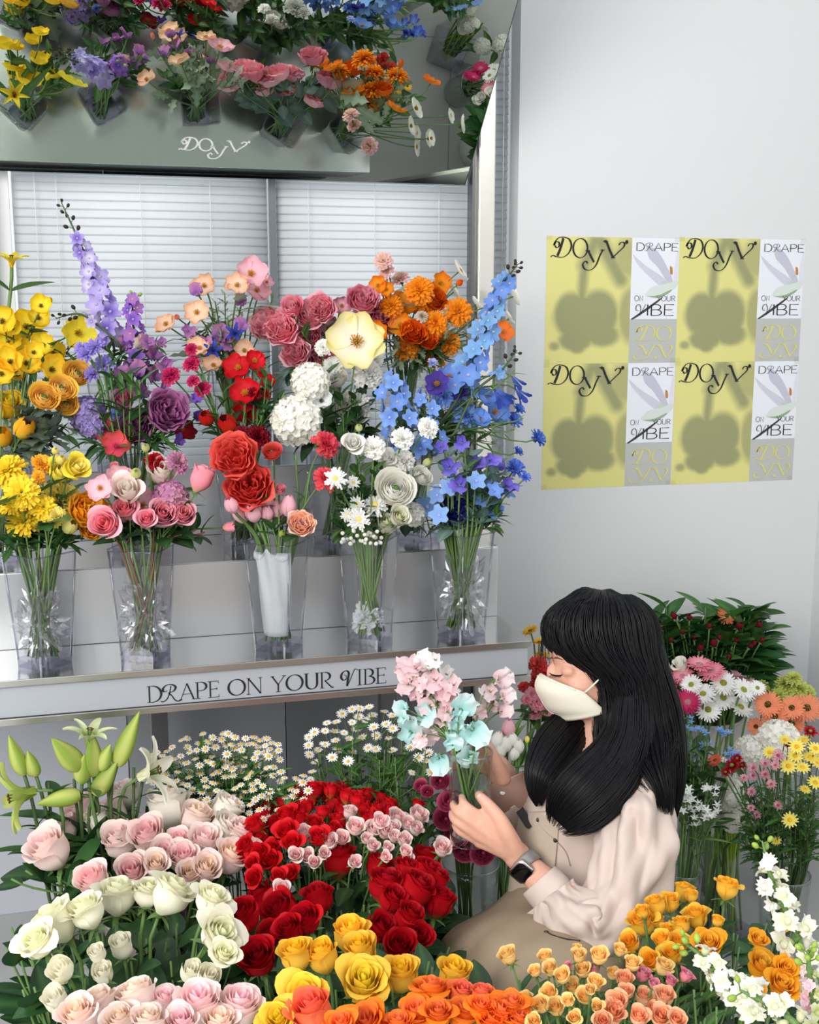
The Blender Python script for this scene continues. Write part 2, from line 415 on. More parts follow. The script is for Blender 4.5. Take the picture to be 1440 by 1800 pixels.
# the swash wordmark
def logo_strokes():
    S = []
    S.append((cat([(.62,1.0),(.54,.74),(.42,.40),(.26,.08)],6), .15))                                   # D stem
    S.append((cat([(.10,.60),(.22,.50),(.36,.60),(.34,.78),(.16,.80),(.04,.62),(.10,.30+.5),(.34,1.02),(.66,1.05),(1.0,.94),(1.14,.62),(1.0,.26),(.66,.03),(.26,.03),(-.02,.10),(-.16,.02)],6), 'c'))
    S.append((arc(1.72,.50,.46,.50,0,360,36), 'c'))                                                      # O
    S.append((cat([(2.10,.36),(2.24,.34),(2.40,.10),(2.62,-.22)],6), .13))                               # y left arm
    S.append((cat([(3.18,.44),(2.98,.10),(2.76,-.36),(2.44,-.62),(2.06,-.60),(1.90,-.36),(2.06,-.18),(2.22,-.28)],7), 'c'))
    S.append(([(2.04,.37),(2.36,.37)], .04)); S.append(([(3.02,.42),(3.30,.42)], .04))
    S.append((cat([(3.26,.86),(3.40,.84),(3.62,.42),(3.86,.02)],6), .14))                                # second y
    S.append(([(3.16,.88),(3.50,.88)], .04)); S.append(([(3.72,.02),(4.0,.02)], .04))
    S.append((cat([(3.86,.06),(4.20,.34),(4.52,.60),(4.56,.80),(4.36,.84),(4.20,.70)],7), 'c'))
    return S
def logo_square():
    S = []
    S.append((cat([(.70,1.0),(.60,.7),(.46,.34),(.32,.06)],6), .13))
    S.append((cat([(.22,.60),(.36,.66),(.34,.86),(.12,.84),(.06,.58),(.30,1.0),(.70,1.05),(1.06,.9),(1.16,.56),(.98,.2),(.62,.03),(.30,.03),(.04,.1),(-.10,.0)],6), 'c'))
    S.append((arc(1.72,.5,.44,.5,0,360,30), 'c'))
    S.append((cat([(.24,-.30),(.40,-.32),(.58,-.64),(.72,-.92)],5), .12))
    S.append((cat([(1.18,-.26),(1.0,-.62),(.72,-1.1),(.32,-1.28),(-.04,-1.16),(-.02,-.92),(.2,-.9)],6), 'c'))
    S.append(([(.10,-.28),(.5,-.28)], .04)); S.append(([(1.0,-.26),(1.3,-.26)], .04))
    S.append((cat([(1.36,-.30),(1.5,-.32),(1.68,-.74),(1.9,-1.16)],5), .12)); S.append(([(1.26,-.28),(1.6,-.28)], .04))
    S.append((cat([(1.86,-1.1),(2.06,-.84),(2.24,-.5),(2.14,-.3),(1.94,-.4)],6), 'c'))
    S.append((arc(1.26,-1.12,.055,.055,0,360,12), .11))
    return S
def stroke(mb, pts, w, M, thick, scale=1.0, thin=0.035, fat=0.125):
    """one pen stroke as a thin solid ribbon in the plane of M (local x right, y up, z out)"""
    n = len(pts); L = []; Rr = []
    closed = n > 3 and abs(pts[0][0]-pts[-1][0])+abs(pts[0][1]-pts[-1][1]) < 1e-6
    for i in range(n):
        a = pts[i-1] if i > 0 else (pts[n-2] if closed else pts[0])
        b = pts[i+1] if i < n-1 else (pts[1] if closed else pts[-1])
        dx, dy = b[0]-a[0], b[1]-a[1]; q = math.hypot(dx, dy) or 1e-6
        dx, dy = dx/q, dy/q
        if w == 'c': ww = thin+(fat-thin)*abs(dy*0.94-dx*0.20)**1.6
        else: ww = w
        ww *= scale*0.5
        L.append((pts[i][0]-dy*ww, pts[i][1]+dx*ww)); Rr.append((pts[i][0]+dy*ww, pts[i][1]-dx*ww))
    vs = [M @ Vector((p[0], p[1], 0)) for p in L] + [M @ Vector((p[0], p[1], 0)) for p in Rr]
    nz = (M.to_3x3() @ Vector((0, 0, 1))).normalized()*thick
    vs += [v+nz for v in vs]
    fs = []
    for i in range(n-1):
        fs += [(i+2*n, i+n+2*n, i+1+n+2*n, i+1+2*n), (i, i+1, i+1+n, i+n), (i, i+2*n, i+1+2*n, i+1), (i+n, i+n+1, i+n+1+2*n, i+n+2*n)]
    fs += [(0, n, 3*n, 2*n), (n-1, 3*n-1, 4*n-1, 2*n-1)]
    mb.add(vs, fs)
def plane_matrix(o, ex, ey):
    """o = origin, ex = world vector of one local x unit, ey of one local y unit"""
    ez = ex.cross(ey).normalized()
    m = Matrix.Identity(4)
    for i in range(3): m[i][0], m[i][1], m[i][2], m[i][3] = ex[i], ey[i], ez[i], o[i]
    return m
def word(mb, text, font, o, ex, ey, width, height, thick=0.0006, wscale=1.0):
    tot = sum(font[c][0] for c in text); k = width/tot; x = 0.0
    for c in text:
        adv, st = font[c]
        M = plane_matrix(o+ex*(x*k), ex*k, ey*height)
        for pts, w in st: stroke(mb, pts, w, M, thick, wscale)
        x += adv

# ------------------------------------------------------------------ stepped shelf
X0, X1 = -0.62, 0.808
YF = 2.10; Z1, Z2, Z3 = 0.842, 1.000, 1.157
Y2, Y3, YE = 2.302, 2.595, 2.836
sh = thing('stepped_display_shelf', 'brushed steel three-step flower shelf with white front panel', 'shelf', (0, YF, 0))
def part(name, lo, hi, material, bev=0.0015):
    mb = MB(); mb.box((lo[0], lo[1]-YF, lo[2]), (hi[0], hi[1]-YF, hi[2]))
    return bevel(build(mb, name, material, sh, smooth=False), bev)
part('lower_tread', (X0, YF, Z1-0.010), (X1, Y2+0.004, Z1), STEEL_TOP)
part('lower_edge_trim', (X0, YF-0.001, Z1-0.0125), (X1+0.001, YF+0.004, Z1-0.0002), STEEL_EDGE, 0.0005)
part('front_panel', (X0, YF+0.006, Z1-0.0735), (X1-0.004, YF+0.022, Z1-0.012), PANEL)
part('bottom_edge_trim', (X0, YF-0.001, Z1-0.0865), (X1+0.001, YF+0.024, Z1-0.0740), STEEL_EDGE, 0.0005)
part('underside', (X0, YF+0.02, Z1-0.084), (X1-0.01, YE, Z1-0.078), GREYPANEL)
part('riser', (X0, Y2, Z1), (X1-0.004, Y2+0.006, Z2-0.002), STEEL)
part('middle_tread', (X0, Y2, Z2-0.002), (X1-0.004, Y3+0.004, Z2), STEEL_TOP, 0.0006)
part('riser', (X0, Y3, Z2), (X1-0.004, Y3+0.006, Z3-0.002), STEEL)
part('upper_tread', (X0, Y3, Z3-0.002), (X1-0.004, YE, Z3), STEEL_TOP, 0.0006)
part('back_panel', (X0, YE-0.004, Z1-0.08), (X1-0.004, YE, Z3-0.002), GREYPANEL)
mb = MB(); x = X1-0.006
pr = [(Y2+.006, Z1), (YE-.004, Z1), (YE-.004, Z3-.003), (Y3+.006, Z3-.003), (Y3+.006, Z2-.003), (Y2+.006, Z2-.003)]
mb.add([(x-0.004, y-YF, z) for y, z in pr]+[(x, y-YF, z) for y, z in pr],
       [(0,5,4,1),(4,3,2,1),(6,7,10,11),(10,7,8,9)]+[(i,(i+1)%6,(i+1)%6+6,i+6) for i in range(6)])
build(mb, 'end_cheek', STEEL, sh, smooth=False)
part('end_panel', (X1-0.008, YF+0.022, Z1-0.078), (X1-0.002, YE, Z1-0.011), PANEL)
for xx, yy in ((X1-0.20, 2.60), (0.05, 2.60), (-0.55, 2.60), (X1-0.20, 2.30), (-0.55, 2.30)):
    part('leg', (xx, yy, 0.0), (xx+0.04, yy+0.04, Z1-0.084), mat('leg_steel', (150, 150, 152), 0.35, 0.8))
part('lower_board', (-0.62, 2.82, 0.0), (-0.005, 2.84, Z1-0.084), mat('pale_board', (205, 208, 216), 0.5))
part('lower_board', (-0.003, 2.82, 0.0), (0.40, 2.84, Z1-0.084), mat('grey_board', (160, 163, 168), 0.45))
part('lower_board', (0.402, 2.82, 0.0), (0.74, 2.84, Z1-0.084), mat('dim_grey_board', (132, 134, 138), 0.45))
mb = MB()
o = onY(259, 1235, YF+0.006); e = onY(680, 1198, YF+0.006)
word(mb, 'DrAPE ON YOUR vIBE', GL, Vector((o.x, 0.0056, o.z)), Vector((1, 0, 0)), Vector((0, 0, 1)), e.x-o.x, 0.0318)
lt = build(mb, 'lettering', INK, sh, smooth=False); lt['label'] = 'black lettering reading DRAPE ON YOUR VIBE'
# white wordmark on the mirror
def on_mirror(x, y):
    r = ray(x, y); tt = (MB0-CAM).dot(mn)/r.dot(mn); return CAM+r*tt
mb = MB()
p0 = on_mirror(313, 263); px = on_mirror(432, 263)
ex = Vector((1, 0, 0)); k = (px.x-p0.x)/4.75
M = plane_matrix(Vector((p0.x, p0.y, p0.z))-mir.location+mn*0.0006+Vector((k*.2, 0, 0)), ex*k, md*k*1.05)
for pts, w in logo_strokes(): stroke(mb, pts, w, M, 0.0006, 1.0, 0.05, 0.15)
stroke(mb, arc(4.74, .86, .05, .05, 0, 360, 12), .10, M, 0.0006)
lg = build(mb, 'wordmark', WHITE_INK, mir, smooth=False); lg['label'] = 'white swash wordmark'

# ------------------------------------------------------------------ posters
def poster(tl, tr, bl, brr, label):
    TL, TR, BL, BR = [onY(*p, YW-0.0015) for p in (tl, tr, bl, brr)]
    r = thing('poster', label, 'poster', TL, 'yellow and white posters on the wall')
    r.location.y = YW
    Wd = (TR.x+BR.x)/2-(TL.x+BL.x)/2; H = (TL.z+TR.z)/2-(BL.z+BR.z)/2
    fr = 0.635
    yel, gry = lin((222, 217, 140)), lin((150, 150, 112))
    def blob(x, y, cx, cy, rx, ry, s): return clamp((1.0-math.hypot((x-cx)/rx, (y-cy)/ry))/s+0.5)
    def seg(x, y, ax, ay, bx, by, w, s):
        tt = clamp(((x-ax)*(bx-ax)+(y-ay)*(by-ay))/((bx-ax)**2+(by-ay)**2)); d = math.hypot(x-ax-(bx-ax)*tt, y-ay-(by-ay)*tt)
        return clamp((w-d)/s+0.5)
    def ink(u, v):       # blurred flower bell printed on the sheet
        x, y = u, v*1.5
        a = max(blob(x,y,.46,.94,.36,.25,.30), blob(x,y,.30,.92,.20,.27,.30), blob(x,y,.62,.92,.24,.30,.30), blob(x,y,.36,1.22,.20,.13,.35), blob(x,y,.68,1.16,.20,.14,.45),
                0.9*blob(x,y,.11,1.29,.06,.05,.8), blob(x,y,.38,1.30,.10,.08,.5),
                seg(x,y,.42,.72,.44,.34,.055,.07), seg(x,y,.44,.34,.56,.05,.075,.10), seg(x,y,.62,.05,.88,.50,.085,.10),
                0.8*blob(x,y,1.02,.92,.16,.34,.4), 0.7*blob(x,y,.98,.24,.2,.24,.6))
        return clamp(a)
    mb = MB()
    mb.grid(lambda u, v: (u*fr*Wd, -0.0006, -v*H), 44, 66, lambda u, v: mixc(yel, gry, 0.92*ink(u, v)))
    build(mb, 'yellow_sheet', PRINT, r)
    mb = MB()
    s0 = fr*Wd; sw = Wd-s0; hh = H*0.645
    mb.grid(lambda u, v: (s0+u*sw, -0.0006, -v*hh), 6, 6, lambda u, v: lin((232, 235, 242)))
    build(mb, 'white_sheet', PRINT, r)
    mb = MB(); mb.grid(lambda u, v: (s0+u*sw, -0.0006, -hh-v*(H-hh)), 4, 4, lambda u, v: lin((188, 190, 188)))
    build(mb, 'grey_sheet', PRINT, r)
    # printed white flower: petals, sepal, stem
    def poly(pts, col, z):
        mb = MB(); P = cat(pts+[pts[0]], 5)[:-1]
        mb.add([(s0+p[0]*sw, -z, -p[1]*hh) for p in P], [tuple(range(len(P)-1, -1, -1))], lin(col)); return mb
    fm = MB()
    fm.join(poly([(.02,.20),(.30,.34),(.62,.46),(.86,.58),(.70,.62),(.36,.46),(.10,.30)], (206,206,220), .0009))
    fm.join(poly([(.30,.10),(.50,.14),(.70,.30),(.88,.52),(.80,.56),(.56,.36),(.36,.24)], (196,196,212), .00095))
    fm.join(poly([(.98,.10),(.92,.30),(.90,.50),(.97,.58),(.99,.30)], (222,222,232), .0010))
    fm.join(poly([(.30,.70),(.46,.60),(.74,.56),(.98,.52),(.96,.60),(.70,.70),(.42,.73)], (214,222,216), .00105))
    fm.join(poly([(.34,.715),(.60,.70),(.86,.63),(.80,.68),(.58,.735)], (150,175,140), .0011))
    fm.join(poly([(.64,.53),(.78,.52),(.80,.55),(.66,.565)], (196,206,198), .0011))
    fm.join(poly([(.81,.34),(.86,.36),(.87,.44),(.82,.43)], (190,130,70), .00115))
    fm.join(poly([(.02,1.0),(.30,.88),(.66,.73),(.62,.77),(.34,.90),(.08,1.0)], (70,72,70), .0011))
    f = build(fm, 'printed_flower', PRINT, r, smooth=False)
    mb = MB(); X, Z = Vector((1, 0, 0)), Vector((0, 0, 1))
    def wd(txt, x, y, w_, h_, ws=1.0): word(mb, txt, SAN, Vector((s0+x*sw, -0.0013, -y*hh)), X, Z, w_*sw, h_*hh, 0.0003, ws)
    wd('DRAPE', .08, .155, .90, .095, 1.35); wd('ON', .08, .775, .19, .065, 1.4); wd('YOUQ', .55, .775, .40, .065, 1.4)
    wd('V', .10, .955, .24, .14, 1.4); wd('IBE', .33, .955, .62, .135, 1.3)
    build(mb, 'black_lettering', INK, r, smooth=False); mb = MB()
    k = fr*Wd*0.90/4.95
    M = plane_matrix(Vector((fr*Wd*0.075, -0.0012, -H*0.163)), X*k, Z*k*1.12)
    for q, (pts, w) in enumerate(logo_strokes()): stroke(mb, pts, w, M @ Matrix.Translation((0, 0, q*.00006)), 0.0003)
    stroke(mb, arc(4.72, .86, .05, .05, 0, 360, 12), .11, M, 0.0003)
    build(mb, 'wordmark', INK, r, smooth=False)
    mb = MB(); k = sw*0.88/2.5
    M = plane_matrix(Vector((s0+sw*0.13, -0.0012, -hh-(H-hh)*0.50)), X*k, Z*k*(H-hh)/sw*0.97)
    for q, (pts, w) in enumerate(logo_square()): stroke(mb, pts, w, M @ Matrix.Translation((0, 0, q*.00006)), 0.0003)
    build(mb, 'yellow_lettering', YELLOW_INK, r, smooth=False)
    for q, (xx, zz) in enumerate(((0.0, 0.0), (Wd-0.014, 0.0), (0.0, -H+0.01), (Wd-0.014, -H+0.01))):
        mb = MB(); mb.box((xx-0.002, -0.0018, zz-0.010), (xx+0.014, -0.0014, zz+0.002)); build(mb, 'corner_tape', TAPE, r, smooth=False)
PRINT = attr_mat('printed_paper', 0.7, 0.0, 0.2, 0.0)
TAPE = clear_mat('clear_tape', (0.975, 0.975, 0.955), 1.4, 0.3, 0.3, 0.0)
poster((962,415),(1195,417.5),(957.5,639),(1188,636), 'upper left of the four yellow DOyy posters on the wall')
poster((1196,417.5),(1418,420),(1189,636),(1405,633.5), 'upper right of the four yellow DOyy posters on the wall')
poster((957,640),(1187.5,637),(952.5,860),(1178.5,852), 'lower left of the four yellow DOyy posters on the wall')
poster((1188.5,637),(1405,634.5),(1179.5,852),(1393,843), 'lower right of the four yellow DOyy posters on the wall')

# ------------------------------------------------------------------ square acrylic vases
def rsq(s, r, n=5):
    h = s/2-r; P = []
    for k, (sx, sy) in enumerate(((1, 1), (-1, 1), (-1, -1), (1, -1))):
        for i in range(n+1):
            a = math.pi/2*(k+i/n); P.append((sx*h+r*math.cos(a), sy*h+r*math.sin(a)))
    return P
def vase_meshes(b, t, h, rnd=0.012, wall=0.0035, bot=0.014):
    rings = [(0.0, 1.0, 0), (0.003, 1.0, 0), (h, t/b, 0), (h, t/b, 1), (bot, 1.0+(t/b-1)*bot/h, 1)]
    mb = MB(); R0 = []
    for z, k, inner in rings:
        s_ = b*k-(2*wall if inner else 0); R0.append([(x, y, z) for x, y in rsq(s_, rnd*k)])
    n = len(R0[0]); vs = [p for r in R0 for p in r]; fs = []
    for j in range(len(R0)-1):
        for i in range(n): fs.append((j*n+i, j*n+(i+1) % n, (j+1)*n+(i+1) % n, (j+1)*n+i))
    mb.add(vs, fs); wall_me = mb.mesh('vase_wall', ACRYL, False)
    mb = MB(); s_ = b-0.0008
    lo = [(x, y, 0.0005) for x, y in rsq(s_, rnd)]; hi = [(x, y, bot) for x, y in rsq(s_*1.012, rnd)]
    mb.add(lo+hi, [tuple(range(n-1, -1, -1)), tuple(range(n, 2*n))]+[(i, (i+1) % n, (i+1) % n+n, i+n) for i in range(n)])
    return wall_me, mb.mesh('vase_base', ACRYL_BASE, False)
VW, VBS = vase_meshes(0.079, 0.106, 0.22)
rim = MB(); n0 = rsq(0.106, 0.016); rim.tube([(x, y, 0.22) for x, y in n0]+[(n0[0][0], n0[0][1], 0.22)], 0.0016, 6, cap=False)
VRIM = rim.mesh('vase_rim', ACRYL_BASE)
VASES = {}
VCOR = []
for sx, sy in ((1, 1), (-1, 1), (-1, -1), (1, -1)):
    mb = MB(); a, b = 0.0395-0.0052, 0.053-0.0066
    mb.tube([(sx*a, sy*a, 0.012), (sx*b, sy*b, 0.219)], 0.0019, 8); VCOR.append(mb.mesh('corner_edge', ACRYL_EDGE))
def square_vase(key, x, y, z, rot, label, group='square clear vases on the steel steps'):
    r = thing('square_vase', label, 'vase', (x, y, z), group, math.radians(rot))
    link('vase_wall', VW, r); link('vase_base', VBS, r); link('vase_rim', VRIM, r)
    for q in VCOR: link('corner_edge', q, r)
    VASES[key] = (Vector((x, y, z)), 0.22, 0.033, 0.044)
for i, (x, y, rot, lb) in enumerate((
    (-.150, 2.190, 43, 'clear square vase of yellow flowers, leftmost on the lowest step'),
    (.038, 2.186, -24, 'clear square vase of pink flowers, second from left on lowest step'),
    (.300, 2.184, -33, 'clear square vase of pink tulips, middle of the lowest step'),
    (.487, 2.184, -33, 'clear square vase of white daisies, fourth along the lowest step'),
    (.682, 2.180, 30, 'clear square vase of blue flowers, rightmost on the lowest step'))):
    square_vase('A%d' % i, x, y, Z1, rot, lb)
for i, (x, y, rot, lb) in enumerate((
    (-.235, 2.43, 20, 'clear square vase of yellow flowers, leftmost on the middle step'),
    (.030, 2.43, 35, 'clear square vase of mauve peonies, second on the middle step'),
    (.262, 2.43, 12, 'clear square vase of red poppies, third on the middle step'),
    (.465, 2.43, 25, 'clear square vase of white hydrangea, fourth on the middle step'),
    (.655, 2.43, 40, 'clear square vase of blue delphinium, rightmost on the middle step'))):
    square_vase('B%d' % i, x, y, Z2, rot, lb)
for i, (x, y, rot, lb) in enumerate((
    (-.205, 2.700, 44, 'clear square vase of yellow poppies, leftmost on the top step'),
    (.005, 2.680, 60, 'clear square vase of tall purple delphinium on the top step'),
    (.270, 2.680, -4, 'clear square vase of peach poppies, middle of the top step'),
    (.510, 2.720, 33, 'clear square vase of pink garden roses, fourth on the top step'),
    (.700, 2.730, 55, 'clear square vase of orange flowers, rightmost on the top step'))):
    square_vase('C%d' % i, x, y, Z3, rot, lb)

# ================================================================== FLOWERS: one mesh per kind, colour and variant
rnd = random.Random(7)
C = {k: lin(v) for k, v in dict(
    blush=(253,233,226), blushpink=(252,222,220), pinkc=(250,198,202), cream=(252,248,228), creamgreen=(238,240,200), ivory=(246,243,230),
    peach=(252,226,202), peachd=(251,198,154), red=(206,14,30), redb=(226,24,36), dred=(160,8,28), wine=(112,10,34), maroon=(120,24,40),
    yellow=(253,206,44), yellowd=(250,172,34), lemon=(254,236,70), lemond=(251,214,36), pale=(252,238,150), gold=(252,206,76), apricot=(252,220,146),
    orange=(252,140,30), oranged=(230,84,8), tang=(249,130,82), coral=(246,112,98), corald=(238,84,76), hot=(232,64,108), magenta=(196,36,110),
    pink=(251,194,206), pinkl=(254,206,216), rosepink=(252,158,172), rosed=(238,136,156), dusty=(206,154,164), mauve=(208,142,188), mauved=(176,100,156),
    purple=(168,116,208), violet=(112,84,196), lilac=(184,166,230), lilacw=(214,206,242), lav=(176,156,206), lavb=(136,126,222),
    blue=(118,158,236), bluel=(144,182,240), blued=(52,76,190), navy=(28,26,96), sky=(150,186,236), teal=(120,190,226),
    white=(253,253,250), whitew=(251,249,240), green=(150,176,70), greenl=(196,206,110), chart=(224,212,86), aqua=(170,230,226), aquaw=(226,246,244),
    sweetp=(250,214,218), sweetw=(252,238,238), tan=(196,172,130), brown=(110,70,40), dk=(40,26,20), salm=(251,164,122), apr=(252,204,124), ypol=(226,160,40), ydome=(226,190,60), mum=(170,80,110)).items()}
G = {k: lin(v) for k, v in dict(dark=(34,66,38), mid=(62,100,48), fresh=(98,140,62), olive=(112,124,66), grey=(120,148,118), silver=(168,186,158),
    stem=(98,130,70), stemd=(70,92,50), red=(120,70,56), lily=(150,184,60), lilyd=(112,152,48), deep=(24,48,34)).items()}

def wrap(mb, phi, half, rf, zf, cf, nu=6, nv=6, edge=0.22, ep=2.2, ruff=0.0, rk=5, ecurl=0.0, seed=0):
    """a petal wrapped about the axis; rf/zf give radius and height along it"""
    def fn(u, v):
        a = 2*u-1; ve = v*(1-edge*abs(a)**ep)
        r = rf(ve) + ecurl*a*a*ve + ruff*v*v*math.sin(a*rk+seed*3.1)
        z = zf(ve) + ruff*0.8*v*v*math.cos(a*rk*1.3+seed)
        an = phi+a*half*(1.0-0.10*v)
        return (r*math.cos(an), r*math.sin(an), z)
    mb.grid(fn, nu, nv, lambda u, v: cf(u, v))
def strip(mb, az, tilt, L, Wd, cf, curl=0.0, r0=0.0, z0=0.0, nu=2, nv=4, shape=0.8, ruff=0.0, cup=0.0, tip=1.0, seed=0.0):
    """a ray petal leaving the axis at az, leaning tilt from upright, bending by curl"""
    ca, sa = math.cos(az), math.sin(az)
    path = [(r0, z0)]; th = tilt
    n = nv
    for i in range(n):
        r, z = path[-1]; path.append((r+math.sin(th)*L/n, z+math.cos(th)*L/n)); th += curl/n
    def fn(u, v):
        i = min(int(v*n+1e-6), n); r, z = path[i]
        a = 2*u-1
        w = Wd*0.5*(math.sin(math.pi*min(1.0, 0.10+0.90*v)**shape)**0.65 if v < 1 else 0.0)
        w = max(w, Wd*0.5*(0.15 if v < .05 else (0.30*tip if v > .98 else 0)))
        t2 = tilt+curl*v
        nr, nz = -math.cos(t2), math.sin(t2)
        lift = cup*Wd*a*a*0.5 + ruff*v*math.sin(a*4+seed*5+v*3)
        x = r+nr*lift; z += nz*lift
        y = a*w
        return (x*ca-y*sa, x*sa+y*ca, z)
    mb.grid(fn, nu, nv, lambda u, v: cf(u, v))

def b_rose(mb, c0, c1, c2=None, op=0.6, N=15, rr=None):
    rr = rr or rnd; H = 0.86-0.10*op
    c2 = c2 or C['greenl']
    H = 1.02-0.16*op
    for k in range(N):
        t = k/(N-1); R = 0.06+0.33*t**0.85; h = H*(1-0.05*(1-t)-0.13*t*t*(.4+.6*op))
        phi = k*2.39996+rr.uniform(-.3, .3); fl = (0.01+0.24*t**1.5*op)*rr.uniform(.6, 1.35)
        jr = rr.uniform(.93, 1.07); cl = rr.uniform(.4, 1.4)
        def rf(v, R=R, fl=fl, jr=jr): return jr*R*(0.24+0.76*math.sin(math.pi/2*min(1, v/0.50)))*(1-0.12*max(0, v-.5)) + fl*max(0, (v-0.62)/0.38)**1.8
        def zf(v, h=h, t=t, cl=cl): return h*v - 0.16*min(1, op)*t*cl*max(0, (v-0.78)/0.22)**2
        base = mixc(c0, c1, t**0.8)
        def cf(u, v, base=base, t=t): return mixc(base, c2, (0.55*t*max(0, 0.38-v)/0.38) if t > .5 else 0)
        wrap(mb, phi, math.radians(84-18*t), rf, zf, cf, 8, 8, 0.17+0.13*t*min(1, op), 1.7, 0.016*t+rr.uniform(0, .014), 4, 0.03*t, k)
def b_peony(mb, c0, c1, N=30, rr=None):
    rr = rr or rnd
    for k in range(N):
        t = k/(N-1); R = 0.08+0.40*t**0.8; h = 0.62-0.16*t*t+0.06*rr.random()
        phi = k*2.39996+rr.uniform(-.4, .4); fl = 0.03+0.10*t*rr.random(); inw = 0.16*(1-t)
        def rf(v, R=R, fl=fl, inw=inw): return R*(0.2+0.8*math.sin(math.pi/2*min(1, v/0.5)))*(1-inw*v) + fl*max(0, (v-.6)/.4)**2
        def zf(v, h=h, t=t): return h*v-0.10*t*max(0, (v-.75)/.25)**2
        base = mixc(c0, c1, rr.random()*0.5+0.5*(1-abs(2*t-1)))
        wrap(mb, phi, math.radians(52-10*t), rf, zf, lambda u, v, b=base: mixc(b, c1, 0.35*v*v), 6, 6, 0.20, 2.0, 0.040, 5, 0.02, k)
def b_ranunculus(mb, c0, c1, cc, N=24, rr=None):
    rr = rr or rnd
    for k in range(N):
        t = k/(N-1); R = 0.10+0.37*t**0.9; h = 0.42-0.04*t
        phi = k*2.39996; fl = 0.10*t**3
        def rf(v, R=R, fl=fl, t=t): return R*(0.25+0.75*math.sin(math.pi/2*min(1, v/.55)))*(1-0.30*(1-t)*v*v)+fl*max(0, (v-.6)/.4)**2
        def zf(v, h=h, t=t): return h*v*(1-0.18*t*max(0, v-.6))
        wrap(mb, phi, math.radians(62), rf, zf, lambda u, v, t=t: mixc(c0, c1, t*0.8+0.2*v), 6, 5, 0.10, 2.0, 0.008, 4, 0, k)
    mb.ball((0, 0, 0.25), (0.10, 0.10, 0.12), cc, 8, 5)
def b_poppy(mb, c0, c1, n=5, depth=0.26, rr=None, ruff=0.05):
    rr = rr or rnd
    for k in range(n):
        phi = 2*math.pi*k/n+rr.uniform(-.25, .25); d = depth*rr.uniform(.6, 1.35); s_ = rr.uniform(.84, 1.08)
        def rf(v, s_=s_): return 0.02+0.48*s_*math.sin(math.pi/2*v)**0.9
        def zf(v, d=d, k=k): return d*v**1.7+0.015*(k % 2)
        wrap(mb, phi, math.radians(62), rf, zf, lambda u, v: mixc(c0, c1, v), 10, 7, 0.30, 2.4, ruff, 6, 0, k*1.7)
def b_stamens(mb, c0, c1, r=0.13, z=0.06, n=26, pist=True, rr=None):
    rr = rr or rnd
    for k in range(n):
        a = k*2.39996; q = r*math.sqrt((k+.5)/n)
        p = Vector((q*math.cos(a), q*math.sin(a), z+0.10-0.3*q)); b = Vector((q*.35*math.cos(a), q*.35*math.sin(a), 0.0))
        mb.tube([b, p], [0.006, 0.010], 4, c0); mb.ball(p, 0.017, c0, 5, 3)
    if pist: mb.ball((0, 0, z), (0.05, 0.05, 0.055), c1, 7, 5)
def b_ball(mb, c0, c1, N=70, L=0.44, Wd=0.16, t0=4, t1=112, curl=0.7, ruff=0.02, rr=None, zc=0.16, nu=2, cup=0.2, tip=1.6):
    rr = rr or rnd
    for k in range(N):
        t = (k+.5)/N; tilt = math.radians(t0+(t1-t0)*t**0.72)
        l_ = L*(0.72+0.30*t)*rr.uniform(.88, 1.1)
        b = mixc(c0, c1, rr.random()*.5+.5*t)
        strip(mb, k*2.39996+rr.uniform(-.2, .2), tilt*0.86, l_, Wd*rr.uniform(.8, 1.15), lambda u, v, b=b: mixc(b, c0, 0.3*(1-v)), curl*rr.uniform(.5, 1.2), 0.03, zc, nu, 4, 0.62, ruff, cup, tip, k)
def b_daisy(mb, c0, c1, n=18, L=0.42, Wd=0.13, tilt=78, curl=0.35, rings=1, rr=None, z=0.0, r0=0.09, tip=1.3):
    rr = rr or rnd
    for g in range(rings):
        for k in range(n):
            strip(mb, 2*math.pi*(k+.5*g)/n+rr.uniform(-.06, .06), math.radians(tilt-14*g+rr.uniform(-7, 7)), L*(1-.12*g)*rr.uniform(.9, 1.06), Wd,
                  lambda u, v: mixc(c0, c1, v), curl*rr.uniform(.3, 1.3), r0*(1-.2*g), z+.02*g, 2, 4, 0.75, 0.004, 0.12, tip, k)
def b_tulip(mb, c0, c1, rr=None, cl=1.0):
    for k in range(6):
        R = 0.44 if k < 3 else 0.49; ph = 2*math.pi*(k % 3)/3+(0 if k < 3 else math.pi/3)
        def rf(v, R=R): return R*math.sin(math.pi*(0.10+(0.76)*v))**0.8*(1.0-0.28*cl*v*v)
        def zf(v, k=k): return 1.25*v*(1.0 if k < 3 else .97)
        wrap(mb, ph, math.radians(58), rf, zf, lambda u, v: mixc(c0, c1, v), 6, 8, 0.20, 2.0, 0.008, 3, -0.02, k)
def b_bud(mb, c0, c1, L=1.6, sep=True, rr=None):
    for k in range(5):
        def rf(v): return 0.30*math.sin(math.pi*(0.06+0.88*v))**0.8
        def zf(v): return L*v*0.6
        wrap(mb, 2*math.pi*k/5, math.radians(48), lambda v, k=k: rf(v)*(1+.03*(k % 2)), zf, lambda u, v: mixc(c0, c1, v), 4, 6, 0.05, 2, 0.0, 3, .02, k)
def b_floret(mb, c0, c1, n=5, cc=None, cup=0.5, L=0.46, Wd=0.42):
    for k in range(n):
        strip(mb, 2*math.pi*k/n, math.radians(62), L, Wd, lambda u, v: mixc(c1, c0, v*1.3), cup, 0.03, 0, 4, 4, 0.8, 0.015, 0.12, 1.5, k)
